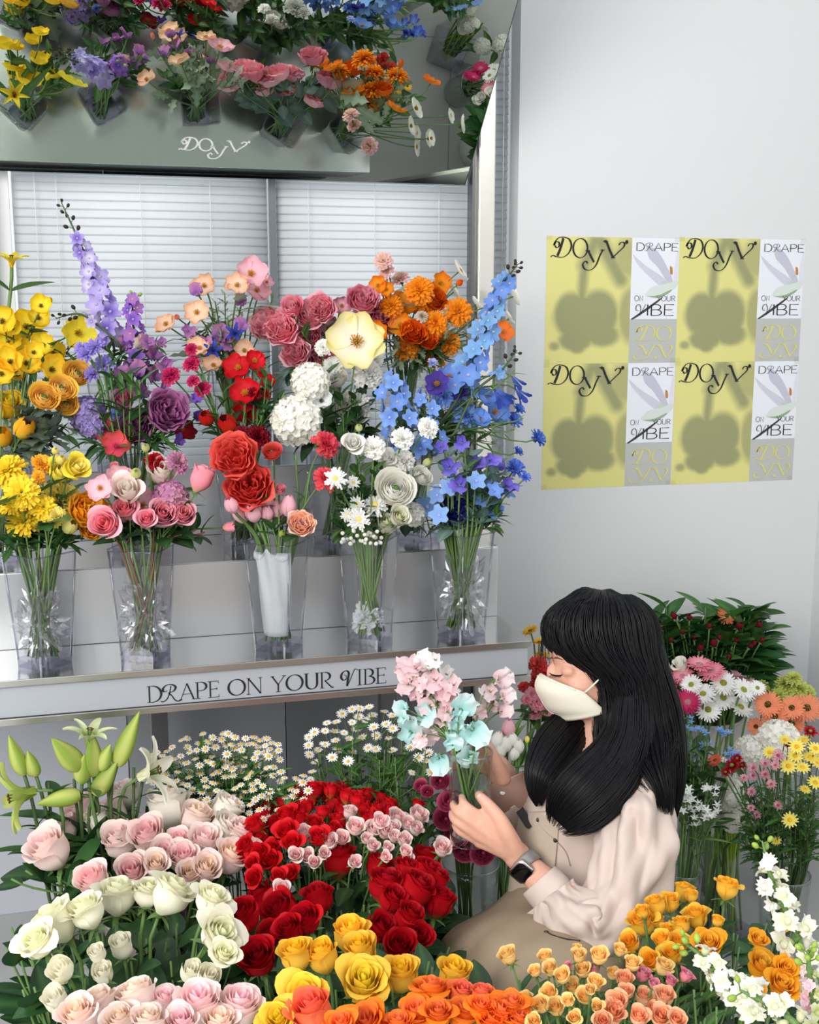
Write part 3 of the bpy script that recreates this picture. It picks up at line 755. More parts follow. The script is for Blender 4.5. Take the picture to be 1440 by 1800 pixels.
def b_sweetpea(mb, c0, c1, rr=None):
    rr = rr or rnd
    for s_ in (-1, 1):
        strip(mb, s_*0.42, math.radians(30), 0.62, 0.62, lambda u, v: mixc(c1, c0, v*1.2), 0.55, 0.0, 0.0, 6, 6, 0.75, 0.055, -0.12, 2.2, s_+rr.random())
        strip(mb, math.pi+s_*0.55, math.radians(58), 0.44, 0.40, lambda u, v: mixc(c0, c1, v*.6), -0.7, 0.0, 0.0, 4, 5, 0.8, 0.03, 0.5, 1.6, s_+rr.random())
    mb.ball((-0.12, 0, 0.10), (0.13, 0.05, 0.09), mixc(c0, c1, .5), 7, 5)
def b_snap(mb, c0, c1, rr=None):
    rr = rr or rnd
    mb.tube([(0, 0, 0), (0, 0, 0.18), (0.02, 0, 0.34)], [0.10, 0.15, 0.17], 8, [c1]*8*0 or c1)
    for s_ in (-1, 1):
        strip(mb, s_*0.55, math.radians(40), 0.40, 0.44, lambda u, v: mixc(c1, c0, v*1.3), 1.2, 0.04, 0.28, 4, 4, 0.75, 0.05, 0.1, 2.0, s_+rr.random())
    for a in (-.8, 0, .8):
        strip(mb, math.pi+a, math.radians(62), 0.36, 0.34, lambda u, v: mixc(c1, c0, v*1.3), 1.4, 0.06, 0.26, 4, 4, 0.75, 0.05, 0.1, 2.0, a+rr.random())
    mb.ball((-0.08, 0, 0.34), (0.12, 0.14, 0.09), mixc(c0, c1, .6), 8, 5)
def b_hydrangea(mb, c0, c1, N=58, rr=None):
    rr = rr or rnd
    for k in range(N):
        t = (k+.5)/N; z = 1-1.35*t; r = math.sqrt(max(0, 1-z*z)); a = k*2.39996
        d = Vector((r*math.cos(a), r*math.sin(a), z)); fm = MB()
        cc = mixc(c0, c1, rr.random())
        for q in range(4): strip(fm, math.pi/2*q+.4, math.radians(80), 0.15, 0.155, lambda u, v: mixc(c1, cc, .4+v), -0.25, 0.008, 0, 3, 3, 0.7, 0.008, 0.15, 2.0, q+k)
        M = Matrix.Translation(d*0.40*rr.uniform(.92, 1.06)+Vector((0, 0, .12))) @ d.to_track_quat('Z', 'Y').to_matrix().to_4x4() @ Matrix.Rotation(k*1.3, 4, 'Z')
        mb.join(fm, M)
    mb.ball((0, 0, .1), 0.30, mixc(c1, G['fresh'], .4), 8, 6)
def b_lily(mb, c0, c1, rr=None, op=1.0):
    for k in range(6):
        wdt = 0.30 if k % 2 else 0.22
        strip(mb, math.pi*k/3, math.radians(14), 0.95, wdt, lambda u, v: mixc(c1, c0, v), math.radians(95)*op, 0.04, 0, 4, 8, 0.85, 0.006, 0.5, 0.2, k)
def b_lilybud(mb, c0, c1):
    def fn(u, v):
        a = 2*math.pi*u; r = 0.5*(math.sin(math.pi*min(1, .04+.96*v)**0.62)**0.85)*0.9+0.03*(1-v)
        r *= 1+0.13*math.cos(3*a)
        return (r*math.cos(a), r*math.sin(a), v)
    mb.grid(fn, 24, 12, lambda u, v: mixc(c1, c0, clamp(0.25+0.6*math.cos(6*math.pi*u)+.5*v)), True)
def b_calyx(mb, c=None, n=5, L=0.36, r0=0.06, tilt=96):
    c = c or G['stem']
    mb.ball((0, 0, -0.02), (0.10, 0.10, 0.09), c, 8, 5)
    for k in range(n): strip(mb, 2*math.pi*k/n, math.radians(tilt), L, 0.11, lambda u, v: c, 0.5, r0, -0.01, 2, 4, .6, .01, .1, 0.1, k)
def b_dome(mb, c0, c1, r=0.12, h=0.09, z=0.0, n=40):
    mb.ball((0, 0, z), (r, r, h), c0, 10, 6)
    for k in range(n):
        a = k*2.39996; q = math.sqrt((k+.5)/n); zz = z+h*math.sqrt(max(0, 1-q*q))
        mb.ball((r*q*math.cos(a), r*q*math.sin(a), zz), r*0.12, mixc(c0, c1, rnd.random()), 4, 3)
def b_leafcluster(mb, *a): pass

BLOOMS = {}
# kind -> (height of the bloom's visual centre in units of its width, builder of the parts)
def bloom_parts(kind, cols, var):
    key = (kind, cols, var)
    if key in BLOOMS: return BLOOMS[key]
    rr = random.Random(hash((kind, var)) % 1000 if False else sum(map(ord, kind+cols))+var*17)
    c = [C.get(x) or G[x] for x in cols.split()]
    c0, c1 = c[0], c[1] if len(c) > 1 else c[0]; c2 = c[2] if len(c) > 2 else None
    P = MB(); X = None; K = None; zc = 0.3
    if kind in ('rose', 'roseo', 'roseb'):
        op = {'rose': 0.62, 'roseo': 1.15, 'roseb': 0.22}[kind]
        b_rose(P, c0, c1, c2, op, 17 if kind != 'roseb' else 10, rr); K = MB(); b_calyx(K); zc = 0.50
    elif kind == 'spray': b_rose(P, c0, c1, c2, 0.9, 11, rr); K = MB(); b_calyx(K, None, 5, .42); zc = 0.42
    elif kind == 'peony': b_peony(P, c0, c1, 30, rr); K = MB(); b_calyx(K); zc = 0.34
    elif kind == 'ranunc': b_ranunculus(P, c0, c1, c2 or G['fresh'], 22, rr); K = MB(); b_calyx(K, None, 5, .2); zc = 0.22
    elif kind == 'poppy': b_poppy(P, c0, c1, 5, 0.24, rr); X = MB(); b_stamens(X, c2 or C['ypol'], G['olive'], rr=rr); zc = 0.14
    elif kind == 'cup': b_poppy(P, c0, c1, 5, 0.40, rr, 0.035); X = MB(); b_stamens(X, c2 or C['ypol'], G['olive'], rr=rr); zc = 0.20
    elif kind == 'anemone': b_poppy(P, c0, c1, 7, 0.18, rr, 0.02); X = MB(); b_stamens(X, c2 or C['dk'], C['dk'], rr=rr); zc = 0.10
    elif kind == 'carn': b_ball(P, c0, c1, 54, 0.42, 0.26, 4, 112, 0.6, 0.035, rr, 0.12, 4, 0.1, 2.4); K = MB(); b_bud(K, G['stem'], G['stem'], .5); K.v = [(x*.42, y*.42, z*.9-.12) for x, y, z in K.v]; zc = 0.24
    elif kind == 'ball': b_ball(P, c0, c1, 96, 0.42, 0.15, 3, 120, 0.75, 0.012, rr, 0.14, 2, 0.25, 1.8); zc = 0.24
    elif kind == 'mum': b_ball(P, c0, c1, 44, 0.44, 0.15, 30, 100, 0.25, 0.01, rr, 0.05, 2, 0.2, 1.5); X = MB(); b_dome(X, c2 or C['ydome'], C['gold'], .13, .12, .10, 24); zc = 0.14
    elif kind == 'corn': b_ball(P, c0, c1, 40, 0.46, 0.17, 8, 98, 0.25, 0.03, rr, 0.04, 2, 0.1, 2.6); K = MB(); K.ball((0, 0, -.05), (.11, .11, .16), G['stem'], 8, 6); zc = 0.16
    elif kind == 'gerb': b_daisy(P, c0, c1, 26, 0.40, 0.105, 80, 0.3, 2, rr); X = MB(); b_dome(X, c2 or C['green'], C['gold'], .13, .07, .02, 40); zc = 0.05
    elif kind == 'daisy': b_daisy(P, c0, c1, 14, 0.38, 0.15, 76, 0.4, 1, rr); X = MB(); b_dome(X, c2 or C['gold'], C['ydome'], .14, .11, .0, 8); zc = 0.05
    elif kind == 'cham': b_daisy(P, c0, c1, 10, 0.34, 0.17, 84, 0.5, 1, rr, r0=.12); X = MB(); X.ball((0, 0, .02), (.18, .18, .15), c2 or C['gold'], 7, 5); zc = 0.05
    elif kind == 'tulip': b_tulip(P, c0, c1, rr); zc = 0.58
    elif kind == 'bud': b_bud(P, c0, c1); K = MB(); b_calyx(K, None, 4, .30); zc = 0.48
    elif kind == 'sweet': b_sweetpea(P, c0, c1, rr); K = MB(); b_calyx(K, G['fresh'], 5, .16, .03); zc = 0.28
    elif kind == 'snap': b_snap(P, c0, c1, rr); K = MB(); b_calyx(K, G['fresh'], 5, .22); zc = 0.30
    elif kind == 'floret': b_floret(P, c0, c1, 5); X = MB(); b_dome(X, c2 or C['lilacw'], C['white'], .07, .10, .02, 8); zc = 0.10
    elif kind == 'star': b_floret(P, c0, c1, 5, None, 0.2, 0.48, 0.20); X = MB(); X.ball((0, 0, .03), .06, c2 or c1, 6, 4); zc = 0.06
    elif kind == 'hyd': b_hydrangea(P, c0, c1, 58, rr); zc = 0.20
    elif kind == 'lily': b_lily(P, c0, c1, rr); X = MB()
    elif kind == 'lilybud': b_lilybud(P, c0, c1); zc = 0.5
    elif kind == 'lisi': b_rose(P, c0, c1, c2, 0.9, 10, rr); zc = 0.45; K = MB(); b_calyx(K, None, 5, .30)
    elif kind == 'bells':
        for k in range(5):
            a = k*1.2566; wrap(P, a, .55, lambda v: .12+.20*v+.12*v**4, lambda v: .75*v, lambda u, v: mixc(c0, c1, v), 4, 5, .2, 2, .02, 4, 0, k)
        zc = 0.36
    if kind == 'lily':
        for k in range(6): X.tube([(0, 0, .1), (.07*math.cos(k*1.047), .07*math.sin(k*1.047), .5)], .012, 5, G['fresh']); X.ball((.07*math.cos(k*1.047), .07*math.sin(k*1.047), .52), (.02, .05, .02), C['brown'], 6, 4)
        zc = 0.45
    res = (zc, P.mesh(kind+'_petals', PETAL), X.mesh(kind+'_centre', PETAL) if X else None, K.mesh(kind+'_calyx', LEAF) if K else None)
    BLOOMS[key] = res
    return res
PLURAL = {}
def bloom(kind, cols, var, parent, loc, d, width, roll=0.0, name='bloom', stretch=1.0):
    zc, P, X, K = bloom_parts(kind, cols, var)
    o = link(name, P, parent)
    q = Vector(d).to_track_quat('Z', 'Y') @ Quaternion((0, 0, 1), roll)
    o.rotation_mode = 'QUATERNION'; o.rotation_quaternion = q
    o.scale = (width, width, width*stretch)
    o.location = Vector(loc) - (q @ Vector((0, 0, zc*width*stretch)))
    if X: link('flower_centre', X, o)
    if K: link('calyx', K, o)
    return o
# leaves
def leaf_mesh(name, col, col2, wd, fold=0.25, droop=0.5, lobes=0, tip=1.0, wave=0.0):
    mb = MB()
    def fn(u, v):
        a = 2*u-1
        w = wd*0.5*(math.sin(math.pi*v**0.75)**0.8)*(1-.15*v)
        if lobes: w *= 1+0.38*math.sin(v*lobes*2*math.pi)
        th = droop*v; x = v*math.cos(th*.6); z = -v*math.sin(th*.6)*.6
        return (x, a*w, z+fold*abs(a)*w+wave*math.sin(v*9+a)*w)
    mb.grid(fn, 4, 9 if not lobes else 16, lambda u, v: mixc(col, col2, 0.75*max(0, 1-abs(2*u-1)*7)+.12*math.sin(v*40+abs(u-.5)*30)**2))
    return mb.mesh(name, LEAF)
LV = {
 'rose': [leaf_mesh('rose_leaf', G['dark'], G['mid'], .62, .22, .4), leaf_mesh('rose_leaf', lin((44, 84, 44)), G['mid'], .58, .18, .8)],
 'mid': [leaf_mesh('leaf', G['mid'], G['fresh'], .42, .3, .6), leaf_mesh('leaf', lin((48, 84, 44)), G['mid'], .38, .3, .3)],
 'long': [leaf_mesh('long_leaf', lin((38, 82, 42)), G['mid'], .24, .4, .8), leaf_mesh('long_leaf', lin((54, 100, 48)), G['fresh'], .20, .4, .3)],
 'alst': [leaf_mesh('alstroemeria_leaf', lin((40, 92, 44)), G['mid'], .46, .3, .8), leaf_mesh('alstroemeria_leaf', lin((60, 112, 54)), G['fresh'], .42, .3, .5)],
 'blade': [leaf_mesh('blade_leaf', G['fresh'], G['lily'], .13, .6, .35), leaf_mesh('blade_leaf', G['mid'], G['fresh'], .15, .6, .2)],
 'silver': [leaf_mesh('silver_leaf', G['silver'], lin((190, 204, 180)), .34, .2, .5, 3), leaf_mesh('silver_leaf', lin((140, 162, 130)), G['silver'], .40, .2, .4, 4)],
 'grey': [leaf_mesh('lobed_leaf', lin((98, 112, 108)), lin((120, 134, 126)), .75, .2, .5, 3), leaf_mesh('lobed_leaf', lin((88, 106, 84)), lin((120, 130, 110)), .65, .2, .7, 3)],
 'lily': [leaf_mesh('lily_leaf', lin((42, 76, 48)), G['mid'], .26, .25, 1.1), leaf_mesh('lily_leaf', lin((54, 96, 50)), G['mid'], .24, .25, .5)],
 'euc': [leaf_mesh('eucalyptus_leaf', lin((96, 124, 116)), lin((130, 152, 142)), .72, .15, .5)]*2,
 'fine': [leaf_mesh('fine_leaf', lin((66, 108, 52)), G['fresh'], .22, .3, .4, 4), leaf_mesh('fine_leaf', lin((48, 92, 44)), G['fresh'], .26, .3, .7, 5)],
 'fern': [leaf_mesh('fern_leaf', lin((60, 104, 56)), lin((80, 124, 64)), .5, .1, .3, 6)]*2,
}
def leaf(kind, parent, loc, d, size, roll=0.0, i=None):
    o = link('leaf', LV[kind][rnd.randint(0, 1) if i is None else i], parent)
    d = Vector(d).normalized()
    up = Vector((0, 0, 1)) - d*d.z
    if up.length < .05: up = Vector((1, 0, 0)) - d*d.x
    up.normalize(); y = up.cross(d)
    M = Matrix((d, y, up)).transposed()
    o.rotation_mode = 'QUATERNION'; o.rotation_quaternion = M.to_quaternion() @ Quaternion((1, 0, 0), roll)
    o.scale = (size, size, size); o.location = loc
    return o

VESSEL = {}   # key -> (base point, height, base radius, neck radius)
VESSEL.update(VASES)
ORD = ('leftmost', 'second from left', 'third from left', 'fourth from left', 'fifth from left', 'sixth from left', 'seventh from left', 'eighth from left',
       'ninth from left', 'tenth from left', 'eleventh from left', 'twelfth from left', 'thirteenth from left', 'fourteenth from left')
PENDING = {}  # (phrase, place) -> list of (object, px, py)
def ask_label(o, phrase, place, px, py, group=None): PENDING.setdefault((phrase, place), []).append((o, px, py, group))
def settle_labels():
    rows3 = ('upper', 'middle', 'lower')
    for (phrase, place), lst in PENDING.items():
        n = len(lst); grp = next((g for _, _, _, g in lst if g), None)
        if n == 1:
            lst[0][0]['label'] = '%s %s' % (phrase, place)
            if grp: lst[0][0]['group'] = grp
            continue
        g = grp or ('%ss %s' % (phrase, place))
        for o, *_ in lst: o['group'] = g
        if n > 36:
            for o, *_ in lst: o['label'] = '%s %s' % (phrase, place)
            continue
        nrow = 1 if n <= 5 else (2 if n <= 12 else 3)
        L = sorted(lst, key=lambda e: e[2]); per = math.ceil(n/nrow)
        for r_ in range(nrow):
            row = sorted(L[r_*per:(r_+1)*per], key=lambda e: e[1])
            for i, e in enumerate(row):
                w = '' if nrow == 1 else (', '+(rows3[r_] if nrow == 3 else ('upper', 'lower')[r_])+' row')
                last = 'rightmost' if (i == len(row)-1 and i > 0) else ORD[i]
                e[0]['label'] = '%s %s, %s%s' % (phrase, place, last, w)

def stem_curve(base, neck, tipp, d, n=8):
    base, neck, tipp = Vector(base), Vector(neck), Vector(tipp)
    L = (tipp-neck).length
    up = (neck-base).normalized()
    top = bez(neck, neck+up*L*.35, tipp-Vector(d)*L*.30, tipp, n)
    return [base]+[base.lerp(neck, .5)]+top
def foot_and_neck(key, tipp, spread=1.0):
    b, h, rb, rn = VESSEL[key]
    a = math.atan2(tipp.y-b.y, tipp.x-b.x)+math.pi+rnd.uniform(-1.3, 1.3); q = rb*.95*math.sqrt(rnd.random())
    foot = b+Vector((q*math.cos(a), q*math.sin(a), 0.018))
    dx, dy = tipp.x-b.x, tipp.y-b.y; r = math.hypot(dx, dy) or 1e-6
    k = min(rn*.9, r*.8+.012)/r
    neck = b+Vector((dx*k+rnd.uniform(-.3, .3)*rn, dy*k+rnd.uniform(-.3, .3)*rn, h))
    ddx, ddy = neck.x-b.x, neck.y-b.y; rr_ = math.hypot(ddx, ddy)
    if rr_ > rn*.9: neck = b+Vector((ddx*rn*.9/rr_, ddy*rn*.9/rr_, h))
    return foot, neck
NAMES = dict(rose='rose', roseo='rose', roseb='rose', spray='spray_rose', peony='peony', ranunc='ranunculus', poppy='poppy', cup='poppy', anemone='anemone', carn='carnation',
             ball='chrysanthemum', mum='chrysanthemum', corn='cornflower', gerb='gerbera', daisy='daisy', cham='chamomile', tulip='tulip', bud='flower_bud', sweet='sweet_pea',
             snap='snapdragon', floret='delphinium', star='star_flower', hyd='hydrangea', lily='lily', lilybud='lily_bud', lisi='lisianthus', bells='bellflower')
CATS = {'spray_rose': 'rose', 'flower_bud': 'flower', 'sweet_pea': 'flower', 'star_flower': 'flower', 'lily_bud': 'lily', 'bellflower': 'flower'}
def face_dir(p, vessel, out=0.7, up=0.75, tocam=0.55):
    b = VESSEL[vessel][0] if vessel else Vector(p)
    o = Vector((p.x-b.x, p.y-b.y, 0)); o = o.normalized()*min(1, o.length/.10) if o.length > 1e-6 else o
    c = (CAM-p).normalized()
    d = o*out+Vector((0, 0, up))+c*tocam+Vector((rnd.uniform(-.22, .22), rnd.uniform(-.22, .22), rnd.uniform(-.15, .15)))
    return d.normalized()
SKIN_DEPTH = {}
def flower(kind, cols, p, width, vessel, phrase, place, px, py, d=None, stemc='stem', stemr=0.0022, leaves=None, nleaf=1, lsize=0.05, group=None, stretch=1.0, orient=(0.7, .75, .55), name=None, roll=None):
    p = Vector(p)
    if d is None: d = face_dir(p, vessel, *orient)
    d = Vector(d).normalized()
    nm = name or NAMES[kind]
    zc = bloom_parts(kind, cols, 0)[0]
    base_of_bloom = p-d*zc*width*stretch
    foot, neck = foot_and_neck(vessel, p)
    r = bpy.data.objects.new(nm, None); COL.objects.link(r); r.location = foot; r.empty_display_size = .01
    r['category'] = CATS.get(nm, nm)
    ask_label(r, phrase, place, px, py, group)
    var = rnd.randint(0, 1)
    bloom(kind, cols, var, r, p-foot, d, width, rnd.uniform(0, 6.28) if roll is None else roll, stretch=stretch)
    pts = stem_curve(foot, neck, base_of_bloom, d)
    mb = MB(); mb.tube([q-foot for q in pts], [stemr*1.15]*3+[stemr]*(len(pts)-3), 6, G[stemc])
    build(mb, 'stem', STEM, r)
    if leaves:
        top = pts[3:-1]
        for k in range(nleaf):
            i = rnd.randint(max(0, len(top)//3), len(top)-2)
            a = rnd.uniform(0, 6.283); out = Vector((math.cos(a), math.sin(a), rnd.uniform(-.1, .6)))
            o2 = Vector((p.x-VESSEL[vessel][0].x, p.y-VESSEL[vessel][0].y, 0))
            leaf(leaves, r, top[i]-foot, out+o2*4, lsize*rnd.uniform(.75, 1.25), rnd.uniform(-.5, .5))
    return r

# ------------------------------------------------------------------ helpers that plant whole bouquets
def parse(s): return [tuple(float(v) for v in t.split(',')) for t in s.split()]
def shelf_block(vessel, place, spec, group=None):
    b = VESSEL[vessel][0]
    for line in spec.strip().splitlines():
        f = [q.strip() for q in line.split('|')]
        phrase, kind, cols, pts = f[:4]; o = dict(kv.split('=') for kv in f[4].split()) if len(f) > 4 else {}
        dy = float(o.get('dy', 0))
        for e in parse(pts):
            x, y, s_ = e[:3]
            jit = (-.16, -.03) if vessel[0] == 'C' else (-.05, .035)
            p = onY(x, y, b.y-0.015+dy+rnd.uniform(*jit))
            w = s_*1.16*depth(p)/FPX
            flower(kind, cols, p, w, vessel, phrase, place, x, y, None, o.get('stem', 'stem'), float(o.get('r', .0018)), o.get('leaf'), int(o.get('n', 1)), float(o.get('ls', .05)),
                   stretch=float(o.get('st', 1)), orient=tuple(float(v) for v in o['or'].split(',')) if 'or' in o else (.6, .55, .75))
def floor_block(vessel, place, z0, spec, zj=0.015):
    for line in spec.strip().splitlines():
        f = [q.strip() for q in line.split('|')]
        phrase, kind, cols, pts = f[:4]; o = dict(kv.split('=') for kv in f[4].split()) if len(f) > 4 else {}
        for e in parse(pts):
            x, y, s_ = e[:3]
            p = onZ(x, y, z0+float(o.get('dz', 0))+rnd.uniform(-zj, zj))
            w = s_*float(o.get('k', 1.07))*depth(p)/FPX
            flower(kind, cols, p, w, vessel, phrase, place, x, y, None, o.get('stem', 'stem'), float(o.get('r', .0026)), o.get('leaf'), int(o.get('n', 1)), float(o.get('ls', .07)),
                   stretch=float(o.get('st', 1)), orient=tuple(float(v) for v in o['or'].split(',')) if 'or' in o else (.65, .85, .45))
def spike(vessel, path, Y, kind, cols, n, s0, s1, label, name, buds=0, budc='brown', t0=0.15, t1=0.95, spread=0.35, stemc='stemd', axis_r=.0022, leaves=None, nleaf=0, lsize=.05, plane=None, face=0.55, slim=None):
    """a flower spike: an axis through the pixel path with florets set round it"""
    P = [Vector(plane(*q) if plane else onY(q[0], q[1], Y)) for q in path]
    cv = [Vector(q) for q in cat(P, 8)]
    foot, neck = foot_and_neck(vessel, cv[0])
    r = bpy.data.objects.new(name, None); COL.objects.link(r); r.location = foot; r.empty_display_size = .01
    r['category'] = CATS.get(name, name.replace('_', ' ')); r['label'] = label
    d0 = (cv[1]-cv[0]).normalized()
    pts = stem_curve(foot, neck, cv[0], d0)[:-1]+cv
    mb = MB(); mb.tube([q-foot for q in pts], [axis_r*1.3]*(len(pts)-6)+[axis_r*(1-.12*k) for k in range(6)], 6, G[stemc])
    build(mb, 'stem', STEM, r)
    N = len(cv)-1
    for k in range(n):
        t = t0+(t1-t0)*(k+.5)/n
        i = min(int(t*N), N-1); p = cv[i].lerp(cv[i+1], t*N-i); ax = (cv[i+1]-cv[i]).normalized()
        sz = (s0+(s1-s0)*t)*depth(p)/FPX*rnd.uniform(.88, 1.12)
        side = ax.orthogonal().normalized(); side.rotate(Quaternion(ax, k*2.39996+.4))
        d = (side+ax*.35+(CAM-p).normalized()*face).normalized()
        c = cols.split('/')[k % len(cols.split('/'))]
        q = p+side*sz*spread*(1-.35*t)+(CAM-p).normalized()*sz*.12
        bloom(kind, c, rnd.randint(0, 1), r, q-foot, d, sz, rnd.uniform(0, 6.28), 'floret')
    for k in range(buds):
        t = t1+(1-t1)*(k+.5)/buds; i = min(int(t*N), N-1); p = cv[i].lerp(cv[i+1], t*N-i); ax = (cv[i+1]-cv[i]).normalized()
        side = ax.orthogonal().normalized(); side.rotate(Quaternion(ax, k*2.39996))
        L = .012*(1.1-.4*(t-t1)/(1-t1+1e-6)); e = p+(side*.9+ax*.6)*L*1.2
        mb = MB(); mb.tube([p-foot, e-foot], .0008, 5, G[stemc]); mb.ball(e-foot, (L*.36, L*.36, L*.5), C.get(budc) or G[budc], 7, 5, (side+ax).to_track_quat('Z', 'Y').to_matrix())
        build(mb, 'closed_bud', STEM, r)
    for k in range(nleaf):
        i = rnd.randint(3, 9); a = rnd.uniform(0, 6.28)
        leaf(leaves, r, pts[i]-foot, Vector((math.cos(a), math.sin(a), .4)), lsize*rnd.uniform(.8, 1.2), 0)
    return r
def spray(kind, cols, heads, vessel, phrase, place, name, px, py, fol=None, nfol=0, lsize=.04, stemr=.0012, drop=.07, up=.9, tocam=.5, group=None, stemc='stem'):
    ctr = sum((h[0] for h in heads), Vector())/len(heads)
    b = VESSEL[vessel][0]
    fork = ctr-Vector((0, 0, drop)); fork = Vector((fork.x+(b.x-fork.x)*.25, fork.y+(b.y-fork.y)*.25, fork.z))
    foot, neck = foot_and_neck(vessel, fork)
    r = bpy.data.objects.new(name, None); COL.objects.link(r); r.location = foot; r.empty_display_size = .01
    r['category'] = name.replace('_spray', '').replace('_', ' ')
    ask_label(r, phrase, place, px, py, group)
    mb = MB(); pts = stem_curve(foot, neck, fork, (fork-neck).normalized(), 6)
    mb.tube([q-foot for q in pts], stemr*1.3, 5, G[stemc])
    build(mb, 'stem', STEM, r)
    for p, w in heads:
        d = ((p-ctr)*3+Vector((0, 0, up))+(CAM-p).normalized()*tocam+Vector((rnd.uniform(-.35, .35), rnd.uniform(-.35, .35), 0))).normalized()
        mb = MB(); zc = bloom_parts(kind, cols.split('/')[0], 0)[0]
        mb.tube([q-foot for q in bez(fork, fork+(p-fork)*.4+Vector((0, 0, .01)), p-d*.03, p-d*zc*w, 5)], stemr*.7, 4, G[stemc]); build(mb, 'side_stem', STEM, r)
        bloom(kind, rnd.choice(cols.split('/')), rnd.randint(0, 1), r, p-foot, d, w, rnd.uniform(0, 6.28), 'flower_head')
    for k in range(nfol):
        q = fork.lerp(ctr, rnd.uniform(-.8, .8)); a = rnd.uniform(0, 6.28)
        leaf(fol, r, q-foot, Vector((math.cos(a), math.sin(a), rnd.uniform(.1, .9))), lsize*rnd.uniform(.7, 1.3), rnd.uniform(-.6, .6))
    return r
def sprig(vessel, tip, kind, n, lsize, phrase, place, px, py, name='leafy_sprig', spanz=.16, stemc='stem', r0=.0016, span=None):
    """a leafy shoot"""
    tip = Vector(tip); foot, neck = foot_and_neck(vessel, tip)
    r = bpy.data.objects.new(name, None); COL.objects.link(r); r.location = foot; r.empty_display_size = .01
    r['category'] = 'foliage'; ask_label(r, phrase, place, px, py)
    d = ((tip-neck).normalized()+Vector((0, 0, .3))).normalized(); pts = stem_curve(foot, neck, tip, d, 10)
    mb = MB(); mb.tube([q-foot for q in pts], [r0*1.4]*4+[r0]*(len(pts)-4), 5, G[stemc]); build(mb, 'stem', STEM, r)
    top = pts[3:]
    for k in range(n):
        t = 0.25+.75*(k+.5)/n; f = t*(len(top)-1); i = min(int(f), len(top)-2); q = top[i].lerp(top[i+1], f-i); ax = (top[i+1]-top[i]).normalized()
        side = ax.orthogonal().normalized(); side.rotate(Quaternion(ax, k*2.39996))
        leaf(kind, r, q-foot, side+ax*(.5+.5*t), lsize*(1.1-.4*t)*rnd.uniform(.8, 1.2), rnd.uniform(-.4, .4))
    return r

# ================================================================== BOUQUETS ON THE STEPS
PA = ['in the front yellow bouquet', 'in the front pink bouquet', 'in the front tulip vase', 'in the front white bouquet', 'in the front blue bouquet']
PB = ['in the middle-step yellow bouquet', 'in the middle-step mauve bouquet', 'in the middle-step red bouquet', 'in the middle-step white bouquet', 'in the middle-step blue bouquet']
PC = ['in the top-step yellow bouquet', 'in the top-step purple bouquet', 'in the top-step peach bouquet', 'in the top-step pink bouquet', 'in the top-step orange bouquet']
# --- top step
shelf_block('C0', PC[0], '''
yellow poppy|cup|lemon lemond brown|3,563,42 47,572,46 68,557,36 72,536,30 22,576,26|leaf=mid n=1 or=.5,.6,.8
open yellow poppy|poppy|lemon lemon ypol|138,585,50|or=.5,.1,1
closed yellow poppy bud|bud|lemon lemond|87,528,15
''')
shelf_block('C0', PC[0], 'yellow poppy|cup|lemon lemond brown|15,600,36 40,615,36 75,605,34 55,640,34 95,620,32 20,650,32|leaf=mid n=1 or=.5,.6,.8')
def daffodil(px, py, sz, vessel, label):
    b = VESSEL[vessel][0]; p = onY(px, py, b.y); w = sz*depth(p)/FPX
    r = flower('lily', 'lemon yellow', p, w, vessel, label, '', px, py, d=(0.05, -.25, 1), stemr=.004, leaves='blade', nleaf=3, lsize=.13, name='daffodil', orient=(0, 1, 0))
daffodil(20, 452, 40, 'C0', 'tall yellow daffodil standing highest above the yellow bouquets')
spike('C1', [(200,610),(176,520),(146,440),(108,356)], 2.62, 'floret', 'lilac lilacw/lilac violet/lilac white', 26, 44, 26, 'tall lilac delphinium spike, highest flower left of the mullion', 'delphinium', 8, 'dk', .02, .76, .42, leaves='mid', nleaf=3)
spike('C1', [(235,660),(243,610),(232,560),(238,520)], 2.60, 'floret', 'purple violet/purple mauve', 18, 36, 28, 'shorter purple delphinium spike right of the tall lilac spike', 'delphinium', 2, 'green', .0, .95, .5, leaves='mid', nleaf=3)
spike('C1', [(205,600),(180,578),(140,552),(98,560)], 2.58, 'floret', 'lilacw lilac', 2, 26, 22, 'thin budded branch reaching left below the lilac delphinium', 'delphinium', 7, 'dk', .45, .62, .3)
shelf_block('C1', PC[1], '''
mauve sweet pea|sweet|mauve purple|275,622,40 292,640,42 262,600,34 285,600,28 222,605,32
peach sweet pea|sweet|peach blush|251,606,34
''')
shelf_block('C1', PC[1], 'mauve sweet pea|sweet|mauve purple|240,650,36 275,660,36 210,655,34 255,690,34 225,690,34 290,680,32')
shelf_block('C2', PC[2], '''
peach poppy|poppy|peach peachd ypol|350,610,36 400,600,36 430,615,34 375,640,34|leaf=silver n=2 ls=.07 or=.5,.9,.4
peach poppy|poppy|peach peachd ypol|358,501,38 345,548,40 290,568,36 417,500,36|leaf=silver n=2 ls=.07 or=.6,.7,.6
pink poppy|poppy|pinkl pink ypol|442,479,48 453,509,38 470,495,22|leaf=silver n=2 ls=.07 or=.5,.6,.6
closed peach poppy bud|bud|peachd coral|311,557,13
mauve sweet pea|sweet|mauve purple|345,512,30 425,530,28 330,580,34 357,600,36 388,590,40 427,572,32 402,604,30
indigo hyacinth floret|star|blued navy|413,585,34 375,615,34 362,625,30
''')
for i, (x, y) in enumerate(((372,545),(395,515),(400,560),(385,575),(360,570),(420,545),(480,520),(378,530))):
    sprig('C2', onY(x, y, 2.58+rnd.uniform(-.04, .06)), 'silver', 12, .035, 'silvery leafy sprig', 'among the peach poppies', x, y, stemc='stem')
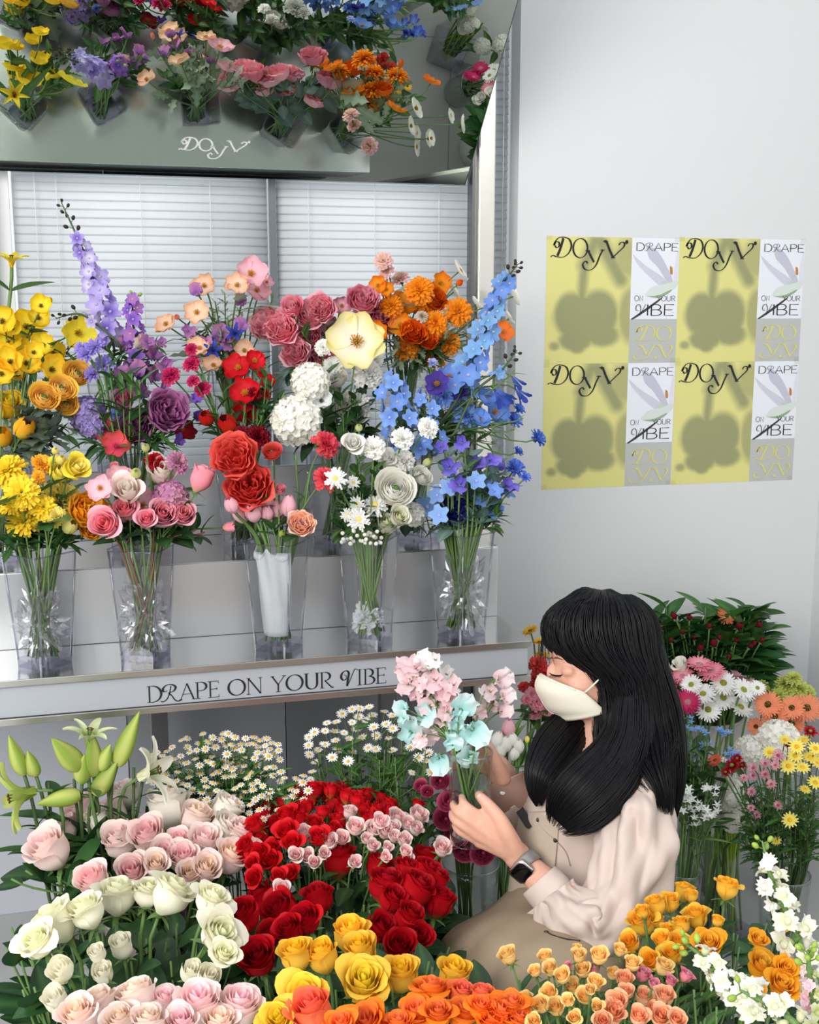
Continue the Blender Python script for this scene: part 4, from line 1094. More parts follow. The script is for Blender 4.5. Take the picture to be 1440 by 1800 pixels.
shelf_block('C3', PC[3], '''
pink garden rose|peony|pinkl rosepink|469,568,56 496,577,56 545,552,52 565,541,46 543,593,46|leaf=euc n=2 ls=.05
bright pink garden rose|peony|pink rosed|638,526,50 671,558,52|leaf=euc n=2 ls=.05 dy=-.02
half-open pink garden rose|rose|pinkl rosed|514,541,38
small pink poppy|poppy|pinkl mum ypol|579,575,40 601,537,30
''')
shelf_block('C3', PC[3], 'pink garden rose|peony|pinkl rosepink|600,610,48 560,630,48 640,600,48 520,620,46|leaf=euc n=3 ls=.06')
shelf_block('C4', PC[4], '''
orange marigold|ball|yellowd orange|745,590,48 790,600,48 715,610,46 765,625,44|leaf=silver n=2 ls=.07
white anemone|anemone|white whitew ypol|830,600,32 815,570,32 845,575,30|or=.9,.5,.2 dy=.12
orange marigold|ball|yellowd orange|738,508,54 745,528,50 689,535,44 808,546,52 768,566,48|leaf=silver n=2 ls=.07
red-orange ranunculus|peony|orange oranged|765,526,38 727,584,42 755,600,28
orange poppy|poppy|yellowd orange ypol|709,536,44 664,501,28 776,497,34 680,508,24 704,570,38 664,584,34|leaf=silver n=1 ls=.08
small round tan scabiosa|ball|tan whitew|743,555,22
peach carnation|carn|peach pinkl|673,456,34 678,474,30 702,487,36|stem=stemd dy=.14
closed orange poppy bud|bud|orange oranged|808,497,16
white anemone|anemone|white whitew ypol|810,476,36 800,512,30 839,534,26 897,559,26 905,520,30|or=.9,.5,.2 dy=.08
vivid orange poppy|poppy|tang orange ypol|886,582,34
''')
for i, (x, y) in enumerate(((740,590),(790,590),(820,570),(700,610))):
    sprig('C4', onY(x, y, 2.60), 'silver', 9, .06, 'grey-green leafy sprig', 'under the orange marigolds', x, y)
# --- middle step
shelf_block('B0', PB[0], '''
golden ranunculus|ranunc|apricot gold|107,683,46 77,699,46 115,709,38 136,657,44|leaf=grey n=2 ls=.07 or=.2,.5,1
yellow buttercup|cup|lemon yellow brown|5,620,34 18,634,40 2,656,38 27,650,36 47,637,38 93,648,42 60,618,30|leaf=fine n=1 or=.4,.4,1
yellow tulip|tulip|lemon yellowd|3,768,34 43,752,36|st=1.0
full yellow rose|rose|lemon yellow|13,712,50
''')
for x, y in ((60,740),(85,755),(110,745),(40,800),(70,790),(20,820),(100,770)):
    sprig('B0', onY(x, y, 2.38), 'grey', 5, .065, 'dark lobed-leaf sprig', 'below the golden ranunculus', x, y)
shelf_block('B1', PB[1], '''
mauve peony|peony|mauve mauved|237,748,60 295,723,66|leaf=long n=2 ls=.07 or=.4,.3,.9
closed mauve-pink peony|rose|rosed mauve|218,703,38
lilac scabiosa|corn|lilac lavb|150,620,34 166,608,30 182,640,36 163,655,34 140,612,24
coral-pink anemone|poppy|hot coral hot|200,762,56 204,783,42|leaf=long n=2 ls=.08 dy=-.03
pale blue scabiosa|ball|sky lavb|200,727,26
lavender hydrangea|hyd|lav lilac|152,728,62|st=1.15
lavender hydrangea|hyd|lav lilac|160,748,44
violet sweet pea|sweet|violet purple|347,730,26 343,698,26 318,775,28 330,700,22
crimson anemone|poppy|red wine ypol|320,752,44
''')
for x, y in ((232,655),(245,668),(215,660),(150,775),(175,785),(270,775),(295,770),(190,640)):
    sprig('B1', onY(x, y, 2.37), 'long', 6, .075, 'dark green leafy shoot', 'among the mauve peonies', x, y)
shelf_block('B2', PB[2], '''
red poppy|poppy|red redb ypol|418,645,42 448,633,34 430,689,46 470,669,24 430,727,38|leaf=long n=1 ls=.07 or=.5,.4,.8
magenta carnation|carn|magenta hot|335,637,34 298,658,36 335,612,24 353,683,32 338,668,24
orange-red tulip|tulip|oranged redb|400,745,32 363,735,26|st=1.0
crimson carnation|carn|wine dred|420,765,46 455,765,46 447,690,26
small red sweet william|carn|red dred|462,655,18 445,705,30 470,692,18
''')
for x, y in ((470,640),(480,665),(390,690),(465,720),(500,690),(380,720),(410,790)):
    sprig('B2', onY(x, y, 2.37), 'long', 6, .065, 'slender leafy shoot', 'among the red poppies', x, y)
shelf_block('B3', PB[3], '''
large cream poppy|poppy|whitew pale ypol|627,598,86|or=.2,.3,1 dy=-.04
white carnation|carn|white whitew|648,653,58 586,642,36 568,609,32 660,632,32|or=.2,.5,1
white ranunculus|ranunc|white ivory|617,722,54 592,668,34|leaf=mid n=2
white pompom dahlia|ball|white whitew|630,704,48
dark-eyed white anemone|cup|white white dk|565,703,32|dy=-.05
''')
for x, y, s_, lb in ((545,668,74,'upper white hydrangea head left of the cream poppy'), (520,735,100,'big lower white hydrangea head left of white ranunculus')):
    p = onY(x, y, 2.36); flower('hyd', 'white ivory', p, s_*depth(p)/FPX, 'B3', lb, '', x, y, (-.3, -.7, .6), leaves='mid', nleaf=3, lsize=.08)
for x, y in ((600,690),(575,650),(560,760),(600,770)):
    sprig('B3', onY(x, y, 2.38), 'mid', 6, .06, 'green leafy sprig', 'between the white hydrangeas and ranunculus', x, y)
spike('B4', [(810,690),(838,620),(862,560),(885,500),(911,464)], 2.38, 'floret', 'bluel teal/blue bluel/sky teal', 30, 46, 28, 'tall blue delphinium spike by the steel post', 'delphinium', 8, 'dk', .0, .82, .45, leaves='mid', nleaf=3)
spike('B4', [(800,760),(835,690),(880,652),(909,616)], 2.36, 'floret', 'bluel teal', 3, 24, 20, 'thin budded delphinium branch leaning right over white wall', 'delphinium', 7, 'dk', .55, .72, .3)
spike('B4', [(720,800),(705,745),(690,700),(700,665)], 2.34, 'floret', 'blue bluel/bluel blue', 20, 40, 32, 'light blue delphinium left of the navy anemones', 'delphinium', 0, 'dk', .0, 1.0, .8, leaves='mid', nleaf=2)
spike('B4', [(760,800),(755,750),(745,715),(750,690)], 2.36, 'floret', 'blue bluel/bluel blue', 12, 38, 30, 'light blue delphinium below the navy anemones', 'delphinium', 0, 'dk', .0, 1.0, .7)
shelf_block('B4', PB[4], '''
navy anemone|poppy|navy violet ypol|768,674,38 806,681,40|or=.1,.2,1 dy=-.03
pale blue anemone|poppy|blue bluel ypol|790,660,36
light blue chrysanthemum|ball|sky blue|783,697,40 822,727,56|dy=-.03
pale lilac thistle|corn|lilacw sky|761,637,20
drooping blue larkspur|bells|blue blued|909,672,26 917,694,28 880,696,36 895,700,22|or=.5,-.6,.5
blue cornflower|corn|blue blued|906,737,32 913,718,24 948,769,34 912,792,20|leaf=blade n=3 ls=.05
blue poppy|cup|bluel blue|873,722,42 855,700,36 845,735,32
''')
for x, y in ((840,660),(850,675),(905,650),(880,745),(905,755),(920,735)):
    sprig('B4', onY(x, y, 2.37), 'fine' if x < 860 else 'blade', 6, .05, 'green leafy sprig', 'right of the blue anemones', x, y)
# --- lowest step
shelf_block('A0', PA[0], '''
bright yellow marigold|ball|lemon yellow|12,822,66 38,864,66 40,914,62 18,885,46 77,890,50|leaf=fern n=2 ls=.10 dy=-.02
full yellow carnation|carn|pale lemon|112,874,76 100,905,40|leaf=mid n=1
golden-orange iris|peony|gold yellowd|157,897,64 158,932,34|dy=-.03
pale yellow lisianthus|lisi|pale lemon|107,830,44 134,822,46|leaf=euc n=2
closed yellow rose bud|bud|lemon pale|97,792,18 107,808,24
small orange carnation|carn|gold yellowd|75,813,40 68,838,26
pale green freesia|tulip|greenl pale|123,925,26
''')
for x, y in ((40,950),(15,960),(80,940),(110,945),(130,950),(60,965),(95,955)):
    sprig('A0', onY(x, y, 2.17), 'fern' if x % 2 else 'mid', 7, .055, 'leafy green sprig', 'under the front yellow marigolds', x, y)
shelf_block('A1', PA[1], '''
pink anemone|poppy|pinkl pink ypol|175,857,42 208,841,42 251,887,46|or=.1,.2,1 dy=-.02
pale pink lisianthus|lisi|ivory blush|285,830,54 224,862,52|leaf=euc n=1
closed cream lisianthus bud|bud|ivory greenl|239,832,26 256,787,20
salmon-pink rose|rose|rosepink pink|220,896,46 287,903,50 321,903,46 258,912,36 185,921,56|leaf=rose n=2 ls=.06 or=.3,.5,.9 dy=-.03
tall pink rosebud|roseb|pink rosepink|353,840,46|leaf=rose n=1 or=.3,1,.1
dusty mauve hydrangea|hyd|dusty mauve|300,874,60
crimson carnation|carn|redb wine|274,808,40
dusty mauve carnation|carn|dusty mauve|315,810,44
small hanging pink rosebud|roseb|pink rosepink|403,927,20|or=1,.1,.2
small coral rosebud|roseb|coral pink|202,822,18
''')
for x, y in ((230,935),(270,930),(345,930),(330,945),(300,940),(360,935),(200,940)):
    sprig('A1', onY(x, y, 2.16), 'rose', 4, .06, 'dark rose-leaf sprig', 'under the front salmon roses', x, y, r0=.002, stemc='red')
shelf_block('A2', PA[2], '''
pale pink tulip|tulip|pinkl pink|407,888,24 422,901,28 445,901,28 468,879,25 469,903,22 488,897,27 507,889,27 447,875,24|stem=stem r=.003 or=.5,1,.2 dy=-.02
coral peony|peony|corald coral|413,803,74 438,852,76|leaf=rose n=2 or=.2,.3,.9 dy=-.01
round coral ranunculus|ranunc|corald coral|478,795,32
hot pink carnation|carn|hot coral|577,778,52 575,840,46
pink rosebud|roseb|pinkl rosepink|492,862,20
salmon garden rose|peony|blushpink peachd|530,920,42|leaf=rose n=2 dy=-.03
closed yellow-green tulip bud|bud|pale green|496,938,16|st=1.2 dy=-.04
''')
for x, y in ((520,800),(545,830)):
    sprig('A2', onY(x, y, 2.2), 'fine', 4, .03, 'dried beige stem', 'right of the coral peonies', x, y, r0=.0022)
shelf_block('A3', PA[3], '''
white carnation|carn|white whitew|656,784,44 712,806,46 709,768,42 755,750,40|leaf=mid n=1
white ranunculus|ranunc|white ivory|695,860,62 742,837,34|leaf=mid n=2 dy=-.03
white aster daisy|mum|white white pale|590,841,40 621,848,24 660,887,44 611,905,26 631,913,40 627,886,30 646,905,30|leaf=mid n=2 ls=.04 or=.2,.3,1 dy=-.04
white lisianthus|lisi|white whitew|622,779,36 680,807,32 690,830,30
greenish-white rose|rose|creamgreen ivory|680,921,40 702,909,36|dy=-.04
white stock|hyd|white ivory|727,903,42
closed white bud|bud|ivory greenl|631,752,18 751,814,22
''')
for x, y in ((600,880),(640,830),(600,930),(650,920),(700,880),(720,840),(660,820)):
    sprig('A3', onY(x, y, 2.16), 'mid', 6, .045, 'green leafy sprig', 'among the white aster daisies', x, y)
rr_ = random.Random(3); heads = []
for k in range(30):
    x, y = rr_.uniform(600, 672), 930+26*rr_.random()**.8
    p = onY(x, y, 2.115+rr_.uniform(-.01, .01)); heads.append((p, .0085))
for g in range(3):
    spray('hyd', 'white ivory', heads[g*10:g*10+10], 'A3', 'tiny white baby\'s-breath spray', 'hanging over the white vase rim', 'babys_breath_spray', 615+g*25, 945, stemr=.0006, drop=-.02, up=.3)
shelf_block('A4', PA[4], '''
lavender sweet pea|sweet|lavb violet|774,784,32 811,776,36 789,818,46 808,849,42 841,810,38 864,806,36 876,819,34 896,850,40|leaf=fine n=1 dy=-.02
deep blue cornflower|corn|blue blued|907,822,38 925,838,20
navy carnation|carn|navy navy|794,894,58|dy=-.03
sky blue delphinium floret|floret|sky bluel|751,889,46 768,870,34 790,855,36 838,845,34 772,905,36
blue delphinium floret|floret|blue bluel blue|864,893,42 852,848,32 890,863,36 870,862,32 845,880,30
small white sweet pea|sweet|white white|772,868,32
''')
for x, y in ((834,896),(825,905),(812,915),(850,910),(870,925),(880,900),(770,920),(800,925),(845,860)):
    sprig('A4', onY(x, y, 2.15), 'euc' if x < 855 else 'mid', 5, .045, 'grey-green leafy sprig', 'under the front blue flowers', x, y)

# leaves filling each bunch
for key, kinds, place, x0, x1, y0, y1, n in (('C0','mid fine','in the top-step yellow bunch',5,150,600,680,9), ('C1','mid long','in the top-step purple bunch',185,300,600,690,10), ('C2','silver mid','in the top-step peach bunch',320,470,570,660,12),
    ('C3','euc mid','in the top-step pink bunch',480,690,570,660,14), ('C4','silver mid','in the top-step orange bunch',680,850,550,650,16), ('B0','grey mid','in the middle-step yellow bunch',0,140,720,800,8),
    ('B1','long mid','in the middle-step mauve bunch',150,350,690,790,14), ('B2','long mid','in the middle-step red bunch',350,500,660,790,14), ('B3','mid rose','in the middle-step white bunch',520,680,660,790,16), ('B4','mid fine','in the middle-step blue bunch',690,900,680,800,20),
    ('A0','fern mid','in the front yellow bunch',0,170,850,950,14), ('A1','rose mid','in the front pink bunch',180,340,860,940,12), ('A2','rose mid','in the front tulip vase',410,540,860,930,6), ('A3','mid rose','in the front white bunch',590,740,800,930,18), ('A4','euc fine','in the front blue bunch',750,910,790,920,20)):
    b = VESSEL[key][0]
    for q in range(n):
        x, y = rnd.uniform(x0, x1), rnd.uniform(y0, y1)
        k_ = kinds.split()[q % 2]; p = onY(x, y, b.y+(rnd.uniform(-.15, -.05) if key[0] == 'C' else rnd.uniform(-.03, .06)))
        sprig(key, p, k_, 6 if k_ != 'silver' else 9, .05 if k_ != 'silver' else .04, {'silver': 'silvery', 'grey': 'grey-green lobed', 'euc': 'blue-green round', 'fern': 'ferny', 'rose': 'dark rose', 'long': 'slender green', 'fine': 'feathery', 'mid': 'plain green'}[k_]+' leaf shoot', place, x, y, r0=.0014)
# ------------------------------------------------------------------ crumpled cellophane and tissue in the front vases
def crumple(key, dx, dy, z, r, h, seed, label, material=None, name='crumpled_cellophane', catg='wrapping'):
    b = VESSEL[key][0]; rr = random.Random(seed); mb = MB(); off = Vector((seed*3.1, seed*1.7, 0))
    def fn(u, v):
        a = 2*math.pi*u; th = math.pi*(.02+.96*v)
        d = Vector((math.sin(th)*math.cos(a), math.sin(th)*math.sin(a), -math.cos(th)))
        k = 1+0.9*(abs(mnoise.noise(d*2.3+off))-.2)+0.7*(abs(mnoise.noise(d*5+off))-.2)+.3*(abs(mnoise.noise(d*11+off))-.2)
        return (d.x*r*k, d.y*r*k, h/2+d.z*h/2*k)
    mb.grid(fn, 44, 32, None, True)
    o = build(mb, name, material or CELLO, None, False, (b.x+dx, b.y+dy, b.z+z+0.004)); tag(o, label, catg)
crumple('A0', -.006, -.004, .016, .036, .12, 1, 'crumpled clear cellophane inside the front yellow vase')
crumple('A1', 0, -.006, .016, .037, .13, 2, 'crumpled clear cellophane inside the front pink vase')
crumple('A4', .002, -.004, .016, .038, .14, 4, 'crumpled clear cellophane inside the front blue vase')
crumple('A3', -.004, 0, .016, .026, .055, 5, 'crumpled white tissue in the bottom of the white vase', PAPER, 'crumpled_tissue')
def wrap_sheet(key, label):
    b, h, rb, rn = VESSEL[key]; mb = MB()
    def fn(u, v):
        a = math.radians(165+135*u); z = .03+v*.185; r = (.030+.014*v)*(1+.10*math.sin(u*17+v*5)*v)
        if v > .93: z -= .03*abs(math.sin(u*6))
        return (r*math.cos(a), r*math.sin(a), z)
    mb.grid(fn, 24, 14)
    o = build(mb, 'tissue_wrap', PAPER, None, True, b); s_ = o.modifiers.new('thickness', 'SOLIDIFY'); s_.thickness = .0006
    tag(o, label, 'wrapping')
wrap_sheet('A2', 'white tissue wrapped round the pink tulip stems')

# ================================================================== VESSELS AND BUNCHES ON THE FLOOR
BUCKET_GREY = mat('grey_plastic_bucket', (150, 152, 154), 0.5)
BUCKET_PINK = mat('pink_ribbed_plastic', (214, 186, 190), 0.45)
BUCKET_WHITE = mat('white_plastic_bucket', (214, 214, 212), 0.5)
def lathe(mb, prof, n=36, rib=0.0, nr=30, col=(1, 1, 1)):
    vs = []; fs = []
    for r, z in prof:
        for i in range(n):
            a = 2*math.pi*i/n; k = 1+(rib*math.cos(a*nr) if rib else 0); vs.append((r*k*math.cos(a), r*k*math.sin(a), z))
    for j in range(len(prof)-1):
        for i in range(n): fs.append((j*n+i, j*n+(i+1) % n, (j+1)*n+(i+1) % n, (j+1)*n+i))
    fs.append(tuple(range(n-1, -1, -1))); mb.add(vs, fs, col)
def bucket(key, ground, h, rb, rt, material, label, name='flower_bucket', rib=0.0, neck=None, catg='bucket', z=0.0, group=None):
    x, y = ground.x, ground.y
    r = thing(name, label, catg, (x, y, z), group)
    mb = MB(); w = .003
    lathe(mb, [(rb*.98, 0), (rb, .004), (rt, h), (rt-w, h), (rb-w, .008), (0.001, .008)], 180 if rib else 40, rib)
    build(mb, 'bucket_wall', material, r)
    mb = MB(); mb.tube([(rt*math.cos(a*math.pi/18), rt*math.sin(a*math.pi/18), h) for a in range(37)], .004, 8, cap=False); build(mb, 'rim', material, r)
    VESSEL[key] = (Vector((x, y, z)), h, rb, (neck or rt)*.85)
def glass_vase(key, ground, h, rb, rt, label, flare=0.0, water=.6, z=0.0, material=None, name='glass_vase'):
    x, y = ground.x, ground.y
    r = thing(name, label, 'vase', (x, y, z)); w = .003
    f = lambda t: rb+(rt-rb)*t+flare*(t**3)
    P = [(f(k/10), h*k/10) for k in range(11)]
    mb = MB(); lathe(mb, [(rb*.9, 0)]+P[0:1]+P[1:]+[(q-w, z_) for q, z_ in P[::-1][:-1]]+[(rb-w, .014), (.001, .014)], 40); build(mb, 'glass_wall', material or GLASS, r)
    mb = MB(); mb.tube([(f(1)*math.cos(a*math.pi/18), f(1)*math.sin(a*math.pi/18), h) for a in range(37)], .002, 6, cap=False); build(mb, 'rim', GLASS_RIM, r)
    if water:
        mb = MB(); hw = h*water; lathe(mb, [(rb-w-.0008, .0148), (f(water)-w-.0008, hw), (.001, hw)], 40); build(mb, 'water', WATER, r)
    VESSEL[key] = (Vector((x, y, z)), h, rb*.8, rt*.85)
GLASS_RIM = clear_mat('glass_rim', (0.85, 0.9, 0.88), 1.5, 0.02, 1.2, 0.10)
def gnd(px, py, z):
    p = onZ(px, py, z); return Vector((p.x, p.y, 0))

bucket('F1', gnd(285, 1462, .60), .45, .085, .105, BUCKET_PINK, 'pale pink ribbed bucket under the blush and cream roses', rib=.022)
bucket('F2', gnd(215, 1615, .64)+Vector((0, 0, 0)), .26, .075, .10, BUCKET_GREY, 'grey bucket holding the cream roses at lower left')
bucket('F3', gnd(330, 1860, .64), .30, .08, .10, BUCKET_WHITE, 'white bucket of blush roses at the bottom left edge')
glass_vase('F4', gnd(560, 1470, .60), .33, .085, .10, 'large clear glass vase of red spray roses', water=.5)
bucket('F5', gnd(600, 1600, .58), .27, .08, .10, BUCKET_GREY, 'grey bucket holding the dark red roses')
bucket('F6', gnd(660, 1730, .64), .30, .08, .10, BUCKET_GREY, 'grey bucket holding the golden yellow roses')
bucket('F7', gnd(760, 1850, .66), .30, .08, .10, BUCKET_WHITE, 'white bucket of orange roses at the bottom edge')
bucket('F15', gnd(1240, 1690, .62), .28, .08, .10, BUCKET_GREY, 'grey bucket holding the golden spray roses at right')
bucket('F16', gnd(1050, 1800, .62), .28, .09, .115, BUCKET_WHITE, 'white bucket of peach spray roses at the bottom right')
bucket('F17', gnd(1380, 1800, .66), .30, .06, .08, BUCKET_GREY, 'grey bucket of white snapdragons at the right edge')

FULL = 'or=.6,.95,.45'
floor_block('F1', 'above the cream roses', .60, '''
pale blush rose|rose|blushpink blush greenl|86,1492,84 147,1424,70 195,1431,66 211,1476,70 361,1478,64 422,1463,58 113,1457,52|leaf=rose n=2 ls=.08 r=.003 or=.55,1,.25
cream blush rose|rose|blush ivory greenl|297,1420,84 399,1424,66 396,1455,60 222,1394,56 170,1440,50|leaf=rose n=1 ls=.07 r=.003
pink-centred blush rose|rose|pinkc blush greenl|260,1468,68 315,1481,54 323,1508,60 163,1546,66 232,1532,66 287,1500,58|leaf=rose n=1 ls=.07 r=.003 or=.4,1,.35
peach-centred rose|rose|peach blush|345,1437,64 406,1506,66 363,1527,58 440,1490,40 275,1520,50 335,1535,50|leaf=rose n=1 ls=.07 r=.003 or=.4,1,.35
''')
floor_block('F2', 'at the lower left', .645, '''
full cream rose|roseo|creamgreen cream creamgreen|208,1568,78 304,1565,84 262,1565,60 150,1597,74 93,1616,88 64,1652,70 374,1578,66 388,1640,76 395,1676,54|leaf=rose n=2 ls=.085 r=.003 or=.7,.9,.25
small ivory rosebud|roseb|ivory cream greenl|109,1706,52 99,1760,54 214,1664,50 171,1677,38 182,1712,46 335,1709,46 367,1718,48|leaf=rose n=2 ls=.075 r=.0026 dz=-.05 or=.5,1.1,.4
''')
floor_block('F3', 'along the bottom left edge', .665, '''
pale pink rose|rose|pinkl blush|348,1766,86 418,1770,84 291,1762,60 320,1800,70|leaf=rose n=1 r=.003 or=.35,1,.25
peach blush rose|rose|peach blush|137,1786,74 173,1768,74 243,1754,82 214,1795,70 262,1798,70 385,1800,66|leaf=rose n=1 r=.003 or=.35,1,.25
''')
for x, y, a in ((20,1545,-2.6),(45,1530,2.9),(130,1480,1.8),(165,1490,.6),(250,1500,-1),(60,1735,-2.7),(40,1740,2.6),(150,1720,1),(130,1760,-.6),(245,1640,.4),(300,1690,0),(310,1630,2),(345,1660,.4),(230,1690,2.4),(280,1740,1.5),(10,1665,2.9),(20,1630,2.6),(100,1540,-.5),(180,1640,1.2)):
    key = 'F2' if y > 1600 else 'F1'
    sprig(key, onZ(x, y, .56), 'rose', 3, .10, 'dark rose-leaf shoot', 'beside the cream and blush roses', x, y, name='rose_shoot', r0=.002)

for i in range(34):
    x, y = rnd.uniform(40, 430), rnd.uniform(1600, 1760)
    sprig('F2', onZ(x, y, .50+rnd.uniform(-.05, .04)), 'rose', 4, .10, 'dark rose-leaf shoot', 'under the cream roses', x, y, name='rose_shoot', r0=.002)
for i in range(22):
    x, y = rnd.uniform(70, 440), rnd.uniform(1450, 1560)
    sprig('F1', onZ(x, y, .51+rnd.uniform(-.05, .03)), 'rose', 4, .09, 'dark rose-leaf shoot', 'under the blush roses', x, y, name='rose_shoot', r0=.002)
for i in range(26):
    x, y = rnd.uniform(440, 760), rnd.uniform(1430, 1560)
    sprig('F4', onZ(x, y, .52+rnd.uniform(-.05, .03)), 'rose', 4, .07, 'dark rose-leaf shoot', 'under the red spray roses', x, y, name='rose_shoot', r0=.002)
for i in range(26):
    x, y = rnd.uniform(430, 800), rnd.uniform(1560, 1720)
    sprig('F5', onZ(x, y, .50+rnd.uniform(-.05, .03)), 'rose', 4, .10, 'dark rose-leaf shoot', 'under the dark red roses', x, y, name='rose_shoot', r0=.002)
for i in range(26):
    x, y = rnd.uniform(480, 860), rnd.uniform(1690, 1800)
    sprig('F6', onZ(x, y, .57+rnd.uniform(-.05, .03)), 'rose', 4, .09, 'dark rose-leaf shoot', 'under the golden and orange roses', x, y, name='rose_shoot', r0=.002)
for i in range(30):
    x, y = rnd.uniform(900, 1300), rnd.uniform(1690, 1800)
    sprig('F16', onZ(x, y, .575+rnd.uniform(-.05, .03)), 'mid', 6, .06, 'green leafy shoot', 'under the peach spray roses', x, y, name='rose_shoot', r0=.0014)
for i in range(16):
    x, y = rnd.uniform(1130, 1400), rnd.uniform(1620, 1740)
    sprig('F15', onZ(x, y, .56+rnd.uniform(-.05, .03)), 'rose', 4, .07, 'dark green leaf shoot', 'under the golden spray roses', x, y, name='rose_shoot', r0=.0016)
red_heads = '550,1389,38 582,1389,32 604,1392,38 646,1397,32 512,1405,40 544,1405,40 630,1405,36 470,1418,38 588,1415,36 681,1418,40 611,1399,34 505,1434,40 525,1440,32 566,1428,30 462,1440,38 640,1421,36 480,1447,34 553,1448,32 596,1444,38 646,1440,34 505,1463,44 560,1472,38 515,1482,38 588,1456,26 457,1472,40 735,1415,24 457,1501,40 481,1495,40 477,1514,40 432,1485,32 448,1450,36 687,1428,34 510,1537,34 448,1544,36 528,1424,32 624,1412,30 493,1412,34 537,1418,34 579,1402,32 662,1424,30 445,1520,32 490,1540,30 660,1440,30 500,1395,26 565,1385,26 520,1390,26 425,1505,26 670,1405,28 600,1425,30'
floor_block('F4', 'in the bright red cluster', .60, 'bright red spray rose|spray|red redb|'+red_heads+'|r=.0016 or=.7,.9,.4 leaf=rose n=1 ls=.045', .02)
floor_block('F4', 'in front of the red spray roses', .615, '''
pale pink spray rose|spray|pinkc blush|614,1428,28 625,1455,36 734,1436,40 534,1465,32 579,1481,34 601,1474,30 540,1505,30 521,1503,30 553,1516,26 659,1458,34 678,1462,34 697,1442,44 710,1477,30 694,1471,26 681,1490,22 678,1506,22 655,1487,26 716,1509,24 777,1492,36 713,1497,24 732,1458,28 624,1516,26 496,1562,34 668,1446,34 690,1455,30 718,1450,30 645,1475,24 570,1500,24|r=.0016 leaf=rose n=1 ls=.045 or=.5,.9,.6
''', .012)
floor_block('F5', 'behind the yellow roses', .585, '''
dark red rose|rose|dred red|595,1509,66 667,1523,54 678,1555,68 716,1533,58 751,1511,58 751,1533,56 732,1562,70 771,1584,62 710,1597,64 719,1610,56 671,1632,60 703,1664,66 735,1648,58 429,1610,68 461,1578,60 493,1600,72 537,1616,60 509,1635,60 560,1578,60 454,1683,76 419,1642,46 767,1546,48 690,1580,54 475,1640,50|leaf=rose n=2 ls=.085 r=.003 or=.55,1,.3
''', .02)
for x, y in ((790,1665),(640,1590),(600,1600),(575,1640),(455,1640),(430,1720),(470,1735),(760,1690),(610,1560),(650,1600),(540,1660),(800,1690)):
    sprig('F5', onZ(x, y, .53), 'rose', 3, .10, 'dark rose-leaf shoot', 'among the dark red roses', x, y, name='rose_shoot', r0=.002)
floor_block('F6', 'in the golden bunch', .655, '''
golden yellow rose|rose|yellow gold|521,1677,64 566,1680,66 617,1642,70 633,1670,64 705,1712,70 799,1712,66|leaf=rose n=1 ls=.08 r=.003 or=.4,1,.3
wide-open golden rose|roseo|lemon gold|640,1722,88 537,1747,82 489,1789,68|leaf=rose n=1 ls=.08 r=.003 or=.3,.9,.6
''')
floor_block('F7', 'along the bottom edge', .67, '''
orange rose|roseo|tang orange gold|758,1738,68 732,1779,64 771,1779,56 818,1780,70 643,1797,72 847,1769,50 880,1778,66 900,1765,56 865,1793,52 700,1800,60 600,1800,60 915,1790,50|leaf=rose n=1 ls=.08 r=.003 or=.3,1,.3
coral-orange rose|rose|coral tang|550,1776,84 812,1750,54 847,1748,44|leaf=rose n=1 ls=.08 r=.003 or=.3,1,.3
''')
for x, y in ((590,1740),(680,1770),(560,1720),(720,1740),(610,1780),(670,1690),(760,1700)):
    sprig('F6', onZ(x, y, .60), 'rose', 3, .09, 'dark rose-leaf shoot', 'among the golden and orange roses', x, y, name='rose_shoot', r0=.002)
floor_block('F15', 'right of the blouse sleeve', .64, '''
golden spray rose|spray|yellowd gold|1202,1567,40 1154,1591,42 1178,1587,40 1277,1561,46 1224,1613,48 1128,1623,54 1108,1657,42 1198,1627,38 1178,1639,38 1164,1653,36 1192,1659,42 1146,1688,42 1182,1679,44 1156,1619,28 1130,1603,28 1215,1575,28 1261,1619,24|leaf=rose n=1 ls=.05 r=.002 or=.5,.9,.4
golden yellow rose|roseo|gold yellowd|1247,1657,52 1335,1651,34 1341,1696,58 1377,1730,54 1331,1736,30 1384,1702,42 1241,1690,34 1303,1756,32 1373,1627,24|leaf=rose n=1 ls=.06 r=.002 or=.4,.9,.5
''')
for x, y in ((1255,1600),(1290,1640),(1270,1650),(1300,1665),(1240,1640),(1320,1680)):
    sprig('F15', onZ(x, y, .59), 'rose', 3, .075, 'dark green leaf shoot', 'among the golden spray roses', x, y, name='rose_shoot', r0=.0016)
floor_block('F16', 'at the bottom right', .66, '''
pale peach spray rose|spray|apr apricot|894,1681,42 959,1683,32 969,1704,36 941,1708,28 1013,1667,22 1017,1681,34 1053,1681,42 1025,1706,36 989,1716,38 1047,1728,40 1007,1736,38 1077,1712,30 1112,1694,38 1090,1671,30 1166,1700,42 1029,1752,38 967,1746,42 977,1772,42 951,1768,40 926,1758,36 1038,1740,26 915,1775,30 1000,1760,30 1050,1770,30 1010,1790,34 940,1795,36|k=.93 r=.0014 leaf=rose n=1 ls=.04 or=.5,.9,.5
coral peach spray rose|spray|salm peachd|1098,1722,38 1086,1762,46 1079,1782,52 1132,1754,40 1168,1752,44 1122,1788,44 1162,1788,48 1190,1794,42 1060,1795,40 1100,1745,34 1145,1775,34|k=.93 r=.0014 leaf=rose n=1 ls=.04 or=.4,1,.5
dusty pink spray rose|spray|dusty rosed|1130,1714,36 1206,1716,32 1045,1704,26 999,1700,22 1180,1725,28 1150,1730,26|k=.9 r=.0014 leaf=rose n=1 ls=.04
''', .02)
